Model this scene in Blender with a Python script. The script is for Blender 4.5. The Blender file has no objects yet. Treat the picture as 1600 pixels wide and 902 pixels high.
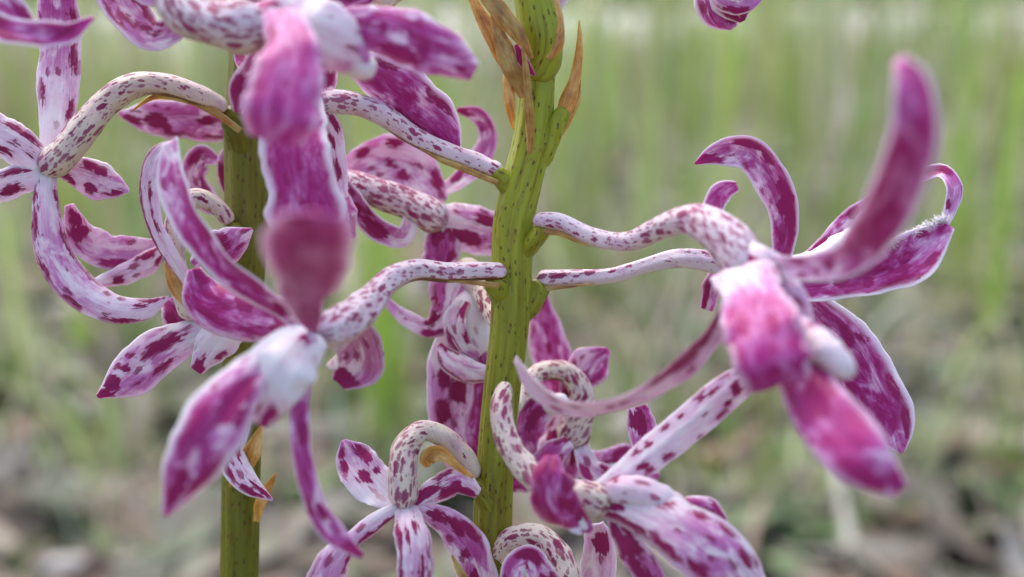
import bpy, math, random
import numpy as np
from mathutils import Vector, Matrix

# ------------------------------------------------------------------ camera
sc = bpy.context.scene
COL = sc.collection
HF = math.radians(45.0)          # horizontal field of view
WF = 0.110                       # frame width at the focus distance (m)
D = WF / 2 / math.tan(HF / 2)    # focus distance
CAM_H, PITCH = 0.36, math.radians(14.6)
cam_data = bpy.data.cameras.new("camera")
cam = bpy.data.objects.new("camera", cam_data)
COL.objects.link(cam)
cam.location = (0, 0, CAM_H)
cam.rotation_euler = (math.radians(90) - PITCH, 0, 0)
cam_data.sensor_width = 36
cam_data.lens = 18 / math.tan(HF / 2)
cam_data.clip_start = 0.002
cam_data.clip_end = 500
cam_data.dof.use_dof = True
cam_data.dof.focus_distance = D - 0.001
cam_data.dof.aperture_fstop = cam_data.lens / 3.3
sc.camera = cam

# ------------------------------------------------------------------ sky, sun, exposure
SUN_EL, SUN_AZ = math.radians(58), math.radians(-25)   # azimuth from +Y (behind the subject), clockwise
world = bpy.data.worlds.new("World")
sc.world = world
world.use_nodes = True
wn = world.node_tree
bg = wn.nodes["Background"]
sky = wn.nodes.new("ShaderNodeTexSky")
sky.sky_type = 'NISHITA'
sky.sun_disc = False
sky.sun_elevation = SUN_EL
sky.sun_rotation = SUN_AZ
sky.air_density = 1.0
sky.dust_density = 4.0
sky.ozone_density = 1.0
wn.links.new(sky.outputs[0], bg.inputs[0])
bg.inputs[1].default_value = 0.15
sl = bpy.data.lights.new("sun", 'SUN')
sun = bpy.data.objects.new("sun", sl)
COL.objects.link(sun)
sl.energy = 0.65
sl.angle = math.radians(70)
sl.color = (1.0, 0.95, 0.88)
sdir = Vector((math.sin(SUN_AZ) * math.cos(SUN_EL), math.cos(SUN_AZ) * math.cos(SUN_EL), math.sin(SUN_EL)))
sun.rotation_euler = (-sdir).to_track_quat('-Z', 'Y').to_euler()
sc.view_settings.view_transform = 'Standard'
sc.view_settings.look = 'None'
sc.view_settings.gamma = 1
sc.view_settings.use_curve_mapping = False
sc.view_settings.exposure = 1.18
sc.render.engine = 'CYCLES'
sc.cycles.use_denoising = True
sc.cycles.use_adaptive_sampling = False
sc.cycles.max_bounces = 5
sc.cycles.diffuse_bounces = 3
sc.cycles.glossy_bounces = 2
sc.cycles.transparent_max_bounces = 8

bpy.context.view_layer.update()
CM = Matrix.Translation((0, 0, CAM_H)) @ Matrix.Rotation(math.radians(90) - PITCH, 4, 'X')
CAMPOS = Vector((0, 0, CAM_H))
K = WF / 1600


def stretch(d):
    return d - 0.020 * d * d if d < 0 else d


def at(px, py, d=0.0):
    """photo pixel + distance behind the focus plane (mm) -> a point of the place"""
    z = D + stretch(d) * 0.001
    s = K * z / D
    return CM @ Vector(((px - 800) * s, (451 - py) * s, -z))


def scl(d):
    return K * (D + stretch(d) * 0.001) / D


# ------------------------------------------------------------------ material helpers
class NT:
    def __init__(self, name):
        self.m = bpy.data.materials.new(name)
        self.m.use_nodes = True
        self.t = self.m.node_tree
        self.p = self.t.nodes["Principled BSDF"]
        self.out = self.t.nodes["Material Output"]

    def n(self, kind, **kw):
        nd = self.t.nodes.new("ShaderNode" + kind)
        for k, v in kw.items():
            setattr(nd, k, v)
        return nd

    def l(self, a, b):
        self.t.links.new(a, b)

    def setin(self, sock, v):
        if hasattr(v, "is_output") or isinstance(v, bpy.types.NodeSocket):
            self.l(v, sock)
        else:
            sock.default_value = v

    def math(self, op, a, b=0.0, c=None, clamp=False):
        nd = self.n("Math", operation=op, use_clamp=clamp)
        self.setin(nd.inputs[0], a)
        self.setin(nd.inputs[1], b)
        if c is not None:
            self.setin(nd.inputs[2], c)
        return nd.outputs[0]

    def mix(self, f, a, b, blend='MIX'):
        nd = self.n("Mix", data_type='RGBA', blend_type=blend)
        self.setin(nd.inputs[0], f)
        self.setin(nd.inputs[6], a)
        self.setin(nd.inputs[7], b)
        return nd.outputs[2]

    def ramp(self, f, stops, interp='LINEAR'):
        nd = self.n("ValToRGB")
        cr = nd.color_ramp
        cr.interpolation = interp
        while len(cr.elements) < len(stops):
            cr.elements.new(0.5)
        for e, (p, c) in zip(cr.elements, stops):
            e.position = p
            e.color = (*c, 1) if len(c) == 3 else c
        self.l(f, nd.inputs[0])
        return nd.outputs[0]

    def smooth(self, v, lo, hi):
        nd = self.n("MapRange", interpolation_type='SMOOTHSTEP')
        self.setin(nd.inputs[0], v)
        nd.inputs[1].default_value = lo
        nd.inputs[2].default_value = hi
        return nd.outputs[0]

    def attr(self, name, out):
        nd = self.n("Attribute", attribute_name=name)
        return nd.outputs[out]

    def noise(self, vec, scale, detail=2.0, rough=0.5, dist=0.0):
        nd = self.n("TexNoise")
        nd.inputs["Scale"].default_value = scale
        nd.inputs["Detail"].default_value = detail
        nd.inputs["Roughness"].default_value = rough
        nd.inputs["Distortion"].default_value = dist
        if vec is not None:
            self.l(vec, nd.inputs["Vector"])
        return nd.outputs["Fac"]

    def vmul(self, vec, xyz):
        nd = self.n("VectorMath", operation='MULTIPLY')
        self.l(vec, nd.inputs[0])
        nd.inputs[1].default_value = xyz
        return nd.outputs[0]

    def bump(self, h, strength, dist):
        nd = self.n("Bump")
        nd.inputs["Strength"].default_value = strength
        nd.inputs["Distance"].default_value = dist
        self.l(h, nd.inputs["Height"])
        self.l(nd.outputs[0], self.p.inputs["Normal"])


def sss(t, weight, scale, radius):
    t.p.subsurface_method = 'RANDOM_WALK'
    t.p.inputs["Subsurface Weight"].default_value = weight
    t.p.inputs["Subsurface Scale"].default_value = scale
    t.p.inputs["Subsurface Radius"].default_value = radius


CRIM = (0.28, 0.006, 0.070)
MAG = (0.44, 0.018, 0.185)


def mat_petal():
    t = NT("spotted_petal")
    pc = t.attr("pc", "Vector")                       # (across mm, along mm, seed)
    tone = t.n("Attribute", attribute_name="tone")
    sep = t.n("SeparateColor")
    t.l(tone.outputs["Color"], sep.inputs[0])
    pink, rim, yel = sep.outputs
    smag = tone.outputs["Alpha"]
    sd = t.attr("sd", "Fac")
    n1 = t.noise(t.vmul(pc, (0.55, 0.24, 7.3)), 1.0, 3.0, 0.55, 0.8)
    n2 = t.noise(t.vmul(pc, (1.9, 0.8, 3.1)), 1.0, 2.0, 0.6, 0.3)
    vein = t.noise(t.vmul(pc, (7.0, 0.30, 5.0)), 1.0, 2.0, 0.6, 0.2)
    fine = t.noise(t.vmul(pc, (6.0, 5.0, 2.0)), 1.0, 2.0, 0.6)
    # body colour: white through lilac pink to magenta, in cloudy streaks
    amp = t.math('MINIMUM', t.math('MULTIPLY_ADD', pink, 1.0, 0.05), 0.60)
    amp = t.math('MULTIPLY', amp, t.attr('mot', 'Fac'))
    nc = t.smooth(t.math('MULTIPLY_ADD', t.math('SUBTRACT', n2, 0.5), 0.28, n1), 0.30, 0.62)
    v = t.math('MULTIPLY_ADD', t.math('SUBTRACT', nc, 0.70), amp, pink)
    v = t.math('MULTIPLY_ADD', t.math('SUBTRACT', vein, 0.5), 0.42, v)
    v = t.math('MULTIPLY_ADD', t.math('SUBTRACT', fine, 0.5), 0.10, v, clamp=True)
    base = t.ramp(v, [(0.0, (0.88, 0.82, 0.84)), (0.22, (0.83, 0.66, 0.75)), (0.45, (0.63, 0.25, 0.51)),
                      (0.66, (0.50, 0.075, 0.31)), (0.85, (0.42, 0.018, 0.195)), (1.0, (0.33, 0.006, 0.110))])
    base = t.mix(yel, base, (0.66, 0.58, 0.26, 1))
    spotc = t.mix(smag, (*CRIM, 1), (*MAG, 1))
    spotc = t.mix(t.math('MULTIPLY', n2, 0.5), spotc, (0.30, 0.02, 0.13, 1))
    f = t.math('MULTIPLY_ADD', t.math('SUBTRACT', n2, 0.5), 1.0, sd)
    f = t.math('MULTIPLY_ADD', t.math('SUBTRACT', vein, 0.5), 0.65, f)
    mask = t.smooth(f, -0.09, 0.09)
    # a sprinkling of small freckles between the blotches
    sp = t.n("SeparateXYZ"); t.l(pc, sp.inputs[0])
    cb = t.n("CombineXYZ")
    t.l(t.math('MULTIPLY_ADD', sp.outputs[2], 3.7, t.math('MULTIPLY_ADD', n2, 0.6, t.math('MULTIPLY', sp.outputs[0], 0.85))), cb.inputs[0])
    t.l(t.math('MULTIPLY_ADD', sp.outputs[2], 1.9, t.math('MULTIPLY_ADD', vein, 0.5, t.math('MULTIPLY', sp.outputs[1], 0.42))), cb.inputs[1])
    vo = t.n("TexVoronoi", feature='F1', voronoi_dimensions='2D')
    vo.inputs["Scale"].default_value = 1.0
    t.l(cb.outputs[0], vo.inputs["Vector"])
    sv = t.n("SeparateColor"); t.l(vo.outputs["Color"], sv.inputs[0])
    rr = t.math('MULTIPLY', t.math('SUBTRACT', t.math('MULTIPLY_ADD', t.math('SUBTRACT', n1, 0.5), 1.2, sv.outputs[0]), 0.52), 0.75, clamp=True)
    rr = t.math('MULTIPLY_ADD', t.math('SUBTRACT', fine, 0.5), 0.18, t.math('MINIMUM', rr, 0.30))
    freck = t.smooth(t.math('SUBTRACT', rr, vo.outputs["Distance"]), -0.05, 0.07)
    freck = t.math('MULTIPLY', freck, t.smooth(pink, 0.02, 0.2))
    mask = t.math('MAXIMUM', mask, t.math('MULTIPLY', freck, 0.8))
    halo = t.math('MULTIPLY', t.smooth(f, -0.75, 0.0), 0.28)
    base = t.mix(halo, base, (0.56, 0.16, 0.42, 1))
    base = t.mix(mask, base, spotc)
    rimf = t.math('MULTIPLY', rim, t.smooth(t.math('ADD', n2, t.math('MULTIPLY', rim, 0.35)), 0.48, 0.66))
    base = t.mix(rimf, base, (0.80, 0.72, 0.80, 1))
    t.l(base, t.p.inputs["Base Color"])
    t.p.inputs["Roughness"].default_value = 0.42
    t.p.inputs["Specular IOR Level"].default_value = 0.24
    t.p.inputs["Sheen Weight"].default_value = 0.0
    t.p.inputs["Sheen Roughness"].default_value = 0.4
    t.p.inputs["Sheen Tint"].default_value = (0.85, 0.85, 1, 1)
    sss(t, 0.42, 0.0005, (0.9, 0.45, 0.8))
    h = t.math('MULTIPLY_ADD', vein, 1.0, t.math('MULTIPLY', fine, 0.7))
    t.bump(h, 0.5, 0.00012)
    return t.m


def mat_stalk(name, body, dens, dark, size):
    """pale flower stalk with small dark dashes"""
    t = NT(name)
    pc = t.attr("pc", "Vector")
    tone = t.n("Attribute", attribute_name="tone")
    sep = t.n("SeparateColor")
    t.l(tone.outputs["Color"], sep.inputs[0])
    dn, brown, yel = sep.outputs                       # local spot density, brown scar, yellow underside
    n1 = t.noise(t.vmul(pc, (0.6, 0.35, 5.3)), 1.0, 3.0, 0.6)
    fine = t.noise(t.vmul(pc, (6.0, 5.0, 2.0)), 1.0, 3.0, 0.6)
    w = t.n("VectorMath", operation='ADD')
    nn = t.n("TexNoise"); nn.inputs["Scale"].default_value = 1.7; nn.inputs["Detail"].default_value = 2
    t.l(pc, nn.inputs["Vector"])
    sp = t.n("SeparateXYZ"); t.l(pc, sp.inputs[0])
    cb = t.n("CombineXYZ")
    t.l(t.math('MULTIPLY_ADD', sp.outputs[2], 3.7, sp.outputs[0]), cb.inputs[0])
    t.l(t.math('MULTIPLY_ADD', sp.outputs[2], 1.3, t.math('MULTIPLY', sp.outputs[1], 0.42)), cb.inputs[1])
    t.l(cb.outputs[0], w.inputs[0])
    t.l(t.vmul(nn.outputs["Color"], (0.5, 0.4, 0.0)), w.inputs[1])
    clus = t.noise(t.vmul(pc, (0.5, 0.22, 3.3)), 1.0, 1.0)

    def spots(scale, off):
        vo = t.n("TexVoronoi", feature='F1', voronoi_dimensions='2D')
        vo.inputs["Scale"].default_value = scale
        vo.inputs["Randomness"].default_value = 0.9
        a = t.n("VectorMath", operation='ADD'); a.inputs[1].default_value = (off, off, 0)
        t.l(w.outputs[0], a.inputs[0]); t.l(a.outputs[0], vo.inputs["Vector"])
        s = t.n("SeparateColor"); t.l(vo.outputs["Color"], s.inputs[0])
        q = t.math('MULTIPLY_ADD', t.math('SUBTRACT', clus, 0.5), 1.3, t.math('MULTIPLY', dn, dens))
        r = t.math('MULTIPLY', t.math('SUBTRACT', t.math('ADD', s.outputs[0], q), 1.0), 0.45, clamp=True)
        r = t.math('MINIMUM', r, t.math('MULTIPLY_ADD', s.outputs[1], 0.36, 0.12))
        r = t.math('MULTIPLY_ADD', t.math('SUBTRACT', fine, 0.5), 0.30, r)
        return t.math('MULTIPLY', t.smooth(t.math('SUBTRACT', r, vo.outputs["Distance"]), -0.04, 0.05), t.math('MULTIPLY_ADD', s.outputs[2], 0.2, 0.8))
    m = t.math('MAXIMUM', spots(size, 0.0), t.math('MULTIPLY', spots(size * 1.9, 5.3), 0.85))
    base = t.mix(n1, (*body, 1), (body[0] * 0.97, body[1] * 0.86, body[2] * 0.95, 1))
    base = t.mix(t.math('MULTIPLY', t.smooth(n1, 0.48, 0.70), 0.5), base, (0.58, 0.27, 0.46, 1))
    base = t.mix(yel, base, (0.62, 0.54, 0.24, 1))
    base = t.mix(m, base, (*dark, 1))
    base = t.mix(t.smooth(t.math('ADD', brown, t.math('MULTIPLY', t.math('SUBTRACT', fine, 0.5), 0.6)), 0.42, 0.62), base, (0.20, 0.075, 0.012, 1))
    t.l(base, t.p.inputs["Base Color"])
    t.p.inputs["Roughness"].default_value = 0.30
    t.p.inputs["Specular IOR Level"].default_value = 0.30
    sss(t, 0.22, 0.0006, (1.0, 0.6, 0.6))
    t.bump(t.math('ADD', fine, t.math('MULTIPLY', n1, 1.5)), 0.8, 0.0002)
    return t.m


def mat_stem(name, c_lo, c_hi, speck):
    t = NT(name)
    pc = t.attr("pc", "Vector")
    tone = t.n("Attribute", attribute_name="tone")
    sep = t.n("SeparateColor")
    t.l(tone.outputs["Color"], sep.inputs[0])
    hi = sep.outputs[0]
    n1 = t.noise(t.vmul(pc, (0.9, 0.10, 5.3)), 1.0, 3.0, 0.6)
    streak = t.noise(t.vmul(pc, (2.2, 0.12, 1.3)), 1.0, 2.0, 0.5)
    fine = t.noise(t.vmul(pc, (5.0, 3.0, 2.0)), 1.0, 3.0, 0.6)
    v = t.math('ADD', hi, t.math('MULTIPLY', t.math('SUBTRACT', n1, 0.5), 0.9), clamp=True)
    base = t.mix(v, (*c_lo, 1), (*c_hi, 1))
    base = t.mix(t.math('MULTIPLY', t.smooth(streak, 0.48, 0.75), 0.55), base, (c_lo[0] * 0.75, c_lo[1] * 0.55, c_lo[2] * 0.6, 1))
    base = t.mix(t.math('MULTIPLY', t.smooth(streak, 0.42, 0.28), 0.4), base, (c_hi[0] * 1.2, c_hi[1] * 1.12, c_hi[2] * 1.3, 1))
    vo = t.n("TexVoronoi", feature='F1', voronoi_dimensions='2D')
    vo.inputs["Scale"].default_value = 1.0
    t.l(t.vmul(pc, (1.5, 0.6, 4.0)), vo.inputs["Vector"])
    s = t.n("SeparateColor"); t.l(vo.outputs["Color"], s.inputs[0])
    r = t.math('MULTIPLY', t.math('SUBTRACT', t.math('ADD', s.outputs[0], t.math('MULTIPLY', t.smooth(streak, 0.45, 0.7), 0.4)), 1.0 - speck), 0.45, clamp=True)
    r = t.math('ADD', t.math('MINIMUM', r, 0.17), t.math('MULTIPLY', t.math('SUBTRACT', fine, 0.5), 0.5))
    m = t.smooth(t.math('SUBTRACT', r, vo.outputs["Distance"]), -0.05, 0.06)
    base = t.mix(t.math('MULTIPLY', m, 0.8), base, (0.085, 0.026, 0.012, 1))
    blot = t.noise(t.vmul(pc, (0.9, 0.35, 2.2)), 1.0, 4.0, 0.7)
    base = t.mix(t.math('MULTIPLY', t.smooth(blot, 0.54, 0.70), 0.55), base, (0.15, 0.060, 0.010, 1))
    t.l(base, t.p.inputs["Base Color"])
    t.p.inputs["Roughness"].default_value = 0.30
    t.p.inputs["Specular IOR Level"].default_value = 0.28
    sss(t, 0.25, 0.0012, (0.8, 1.0, 0.3))
    t.bump(t.math('ADD', t.math('MULTIPLY', streak, 1.6), t.math('MULTIPLY', fine, 0.5)), 0.6, 0.00018)
    return t.m


def mat_bract(name, c0, c1, c2):
    t = NT(name)
    pc = t.attr("pc", "Vector")
    n1 = t.noise(t.vmul(pc, (0.8, 0.45, 5.3)), 1.0, 3.0, 0.6)
    st = t.noise(t.vmul(pc, (6.0, 0.5, 1.3)), 1.0, 3.0, 0.6)
    base = t.ramp(t.math('MULTIPLY_ADD', t.math('SUBTRACT', st, 0.5), 0.5, n1), [(0.25, c0), (0.5, c1), (0.75, c2)])
    t.l(base, t.p.inputs["Base Color"])
    t.p.inputs["Roughness"].default_value = 0.3
    t.p.inputs["Specular IOR Level"].default_value = 0.6
    sss(t, 0.35, 0.0006, (1.0, 0.6, 0.2))
    t.bump(st, 0.7, 0.00015)
    return t.m


def simple_hair():
    t = NT("white_hair")
    t.p.inputs["Base Color"].default_value = (0.86, 0.80, 0.86, 1)
    t.p.inputs["Roughness"].default_value = 0.5
    sss(t, 0.3, 0.0004, (1, 0.8, 1))
    return t.m


M_PETAL = mat_petal()
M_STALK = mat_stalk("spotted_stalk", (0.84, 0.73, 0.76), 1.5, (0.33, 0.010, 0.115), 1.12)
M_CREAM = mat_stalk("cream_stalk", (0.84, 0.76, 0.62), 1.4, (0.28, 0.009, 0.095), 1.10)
M_HAIR = simple_hair()
M_STEM = mat_stem("green_stem", (0.175, 0.150, 0.006), (0.35, 0.405, 0.030), 0.62)
M_STEM2 = mat_stem("olive_stem", (0.120, 0.108, 0.007), (0.215, 0.23, 0.012), 0.60)
M_BRACT = mat_bract("golden_bract", (0.32, 0.11, 0.012), (0.62, 0.32, 0.055), (0.80, 0.58, 0.22))
M_BROWN = mat_bract("brown_bract", (0.18, 0.065, 0.014), (0.42, 0.25, 0.050), (0.56, 0.46, 0.16))


# ------------------------------------------------------------------ sweep builders
def spline(ctrl, m):
    """chord-length Catmull-Rom through rows of ctrl (n x k, first three are xyz) -> m rows, even arc length"""
    c = np.array(ctrl, float)
    n = len(c)
    seg = np.linalg.norm(np.diff(c[:, :3], axis=0), axis=1) ** 0.75 + 1e-9
    t = np.concatenate([[0], np.cumsum(seg)])
    tan = np.zeros_like(c)
    for i in range(n):
        if i == 0:
            tan[i] = (c[1] - c[0]) / (t[1] - t[0])
        elif i == n - 1:
            tan[i] = (c[-1] - c[-2]) / (t[-1] - t[-2])
        else:
            d0 = (c[i] - c[i - 1]) / (t[i] - t[i - 1]); d1 = (c[i + 1] - c[i]) / (t[i + 1] - t[i])
            a, b = t[i] - t[i - 1], t[i + 1] - t[i]
            tan[i] = (d0 * b + d1 * a) / (a + b)

    def ev(x):
        i = np.clip(np.searchsorted(t, x, side='right') - 1, 0, n - 2)
        h = (t[i + 1] - t[i])[:, None]; u = ((x - t[i]) / (t[i + 1] - t[i]))[:, None]
        h00 = 2 * u**3 - 3 * u**2 + 1; h10 = u**3 - 2 * u**2 + u; h01 = -2 * u**3 + 3 * u**2; h11 = u**3 - u**2
        return h00 * c[i] + h10 * h * tan[i] + h01 * c[i + 1] + h11 * h * tan[i + 1]
    x = np.linspace(0, t[-1], 400)
    p = ev(x)
    s = np.concatenate([[0], np.cumsum(np.linalg.norm(np.diff(p[:, :3], axis=0), axis=1))])
    si = np.linspace(0, s[-1], m)
    return ev(np.interp(si, s, x)), si


def frames(P):
    T = np.gradient(P, axis=0)
    T /= np.linalg.norm(T, axis=1)[:, None] + 1e-12
    V = np.array(CAMPOS) - P
    V /= np.linalg.norm(V, axis=1)[:, None]
    S = np.cross(T, V)
    L = np.linalg.norm(S, axis=1)
    for i in range(1, len(S)):                # keep the side vector steady where the path runs at the eye
        if S[i] @ S[i - 1] < 0 and L[i] < 0.25:
            S[i] = -S[i]
    S /= np.linalg.norm(S, axis=1)[:, None] + 1e-12
    for _ in range(3):
        S[1:-1] = (S[:-2] + S[2:] + 2 * S[1:-1]) / 4
    S -= (S * T).sum(1)[:, None] * T
    S /= np.linalg.norm(S, axis=1)[:, None] + 1e-12
    N = np.cross(S, T)
    return T, S, N


def make_mesh(name, verts, faces, mat, attrs, parent, base):
    me = bpy.data.meshes.new(name)
    v = np.asarray(verts, float) - np.array(base)
    me.from_pydata(v.tolist(), [], faces)
    me.materials.append(mat)
    for an, (kind, data) in attrs.items():
        a = me.attributes.new(an, kind, 'POINT')
        key = {'FLOAT': 'value', 'FLOAT_VECTOR': 'vector', 'FLOAT_COLOR': 'color'}[kind]
        a.data.foreach_set(key, np.asarray(data, np.float32).ravel())
    me.polygons.foreach_set("use_smooth", [True] * len(me.polygons))
    me.update()
    o = bpy.data.objects.new(name, me)
    COL.objects.link(o)
    if parent is not None:
        o.parent = parent
    return o


def grid_faces(m, r):
    f = []
    for i in range(m - 1):
        for j in range(r):
            k = (j + 1) % r
            f.append((i * r + j, i * r + k, (i + 1) * r + k, (i + 1) * r + j))
    f.append(tuple(range(r - 1, -1, -1)))
    f.append(tuple((m - 1) * r + j for j in range(r)))
    return f


def arr(x, n):
    return list(x) if isinstance(x, (list, tuple)) else [x] * n


SEED = [0]


def resolve(pts, w):
    rows = []
    for p, ww in zip(pts, arr(w, len(pts))):
        if isinstance(p, Vector):
            rows.append([*p, ww * K])
        else:
            rows.append([*at(*p), ww * scl(p[2] if len(p) > 2 else 0)])
    return rows


def value_noise(rng, n, k):
    """smooth 1-D random curve of n samples with k knots, about -1..1"""
    kn = np.array([rng.uniform(-1, 1) for _ in range(k + 3)])
    x = np.linspace(0, k, n)
    i = x.astype(int); u = x - i; u = u * u * (3 - 2 * u)
    return kn[i] * (1 - u) + kn[i + 1] * u


def petal(pl, parent, name, pts, w, roll=0, cup=0.0, p=(0.3, 0.3), spots=0, size=(0.8, 1.6), edge=0.5, smag=0.3,
          rim=0.6, ruff=0.08, th=0.28, fold=0.05, marks=None, mat=None, seed=None, twist=0.0, wave=0.05, yel=0.0, mot=1.0):
    """a blade swept along pts; w = full widths in photo pixels; roll turns the blade about its own length"""
    SEED[0] += 1
    rng = random.Random(SEED[0] * 7 + 3 if seed is None else seed)
    n = len(pts)
    ctrl = [r + [a, b] for r, a, b in zip(resolve(pts, w), arr(roll, n), arr(cup, n))]
    m, nu = 60, 15
    Q, s = spline(ctrl, m)
    Pn = Q[:, :3]; W = np.maximum(Q[:, 3], 0.00012); R = np.radians(Q[:, 4]); C = Q[:, 5]
    T, S, N = frames(Pn)
    tt = s / s[-1]
    R = R + np.radians(twist) * (tt - 0.5)
    Wv = np.cos(R)[:, None] * S + np.sin(R)[:, None] * N
    Nn = np.cos(R)[:, None] * N - np.sin(R)[:, None] * S
    u = np.sin(np.linspace(-1, 1, nu) * math.pi / 2 * 0.92) / math.sin(math.pi / 2 * 0.92)
    wl = 1 + wave * 2 * value_noise(rng, m, 7) + wave * 0.6 * value_noise(rng, m, 22); wr = 1 + wave * 2 * value_noise(rng, m, 7) + wave * 0.6 * value_noise(rng, m, 22)
    rl = value_noise(rng, m, 8); rr = value_noise(rng, m, 8)
    bow = value_noise(rng, m, 4)
    ww = np.where(u[None, :] < 0, wl[:, None], wr[:, None])
    rf = np.where(u[None, :] < 0, rl[:, None], rr[:, None])
    half = W[:, None] / 2
    x = u[None, :] * half * ww
    # the blade bends round a circular arc across its width, so strong cupping narrows it as it should
    safe = np.where(np.abs(C) < 1e-3, 1e-3, C)[:, None] * 2.2
    ang = safe * u[None, :] * ww
    Rr = half / safe
    lat = Rr * np.sin(ang); off = Rr * (1 - np.cos(ang))
    off = off + ruff * W[:, None] * rf * np.abs(u[None, :]) ** 2 + 0.04 * W[:, None] * bow[:, None] * u[None, :]
    off = off - fold * W[:, None] * np.exp(-(u[None, :] / 0.16) ** 2)
    thick = th * 0.001 * (1 - 0.75 * np.abs(u[None, :]) ** 3) * np.clip(W[:, None] / 0.002, 0.35, 1.0)
    ce = Pn[:, None, :] + lat[..., None] * Wv[:, None, :]
    top = ce + (off + thick / 2)[..., None] * Nn[:, None, :]
    bot = ce + (off - thick / 2)[..., None] * Nn[:, None, :]
    ring = np.concatenate([top, bot[:, ::-1][:, 1:-1]], axis=1)
    ring[:, 0] = ce[:, 0] + off[:, 0, None] * Nn
    ring[:, nu - 1] = ce[:, -1] + off[:, -1, None] * Nn
    uu = np.concatenate([u, u[::-1][1:-1]])
    side = np.concatenate([np.zeros(nu), np.full(nu - 2, 3.0)])
    r = len(uu)
    U = np.broadcast_to(uu, (m, r)); TT = np.broadcast_to(tt[:, None], (m, r))
    X = U * (W[:, None] / 2) * 1000; Y = np.broadcast_to(s[:, None], (m, r)) * 1000
    sdv = rng.uniform(0, 40)
    pc = np.stack([X, Y, np.full((m, r), sdv) + side[None, :]], -1)
    # blotches: ellipses along the blade (mm)
    L = s[-1] * 1000
    lst = list(marks or [])
    for _ in range(spots):
        t0 = rng.uniform(0.08, 0.98)
        u0 = rng.choice((-1, 1)) * rng.uniform(0.55, 0.95) if rng.random() < edge else rng.uniform(-0.6, 0.6)
        a = rng.uniform(*size) * 0.5
        lst.append((u0, t0, a, a * rng.uniform(1.2, 2.4)))
    sd = np.full((m, r), -2.0)
    hw = W[:, None] / 2 * 1000
    for (u0, t0, a, b) in lst:
        rho = np.sqrt(((U - u0) * hw / a) ** 2 + ((TT - t0) * L / b) ** 2)
        sd = np.maximum(sd, (1 - rho) * min(a, b))
    pk = np.interp(TT, np.linspace(0, 1, len(p)), p)
    tone = np.stack([pk, rim * np.clip((np.abs(U) - 0.70) / 0.2, 0, 1), np.full((m, r), yel) * (1 - TT), np.full((m, r), smag)], -1)
    o = make_mesh(name, ring.reshape(-1, 3), grid_faces(m, r), mat or M_PETAL,
                  {"pc": ('FLOAT_VECTOR', pc), "sd": ('FLOAT', sd), "tone": ('FLOAT_COLOR', tone), "mot": ('FLOAT', np.full((m, r), mot))}, parent, pl)
    return o


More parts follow.
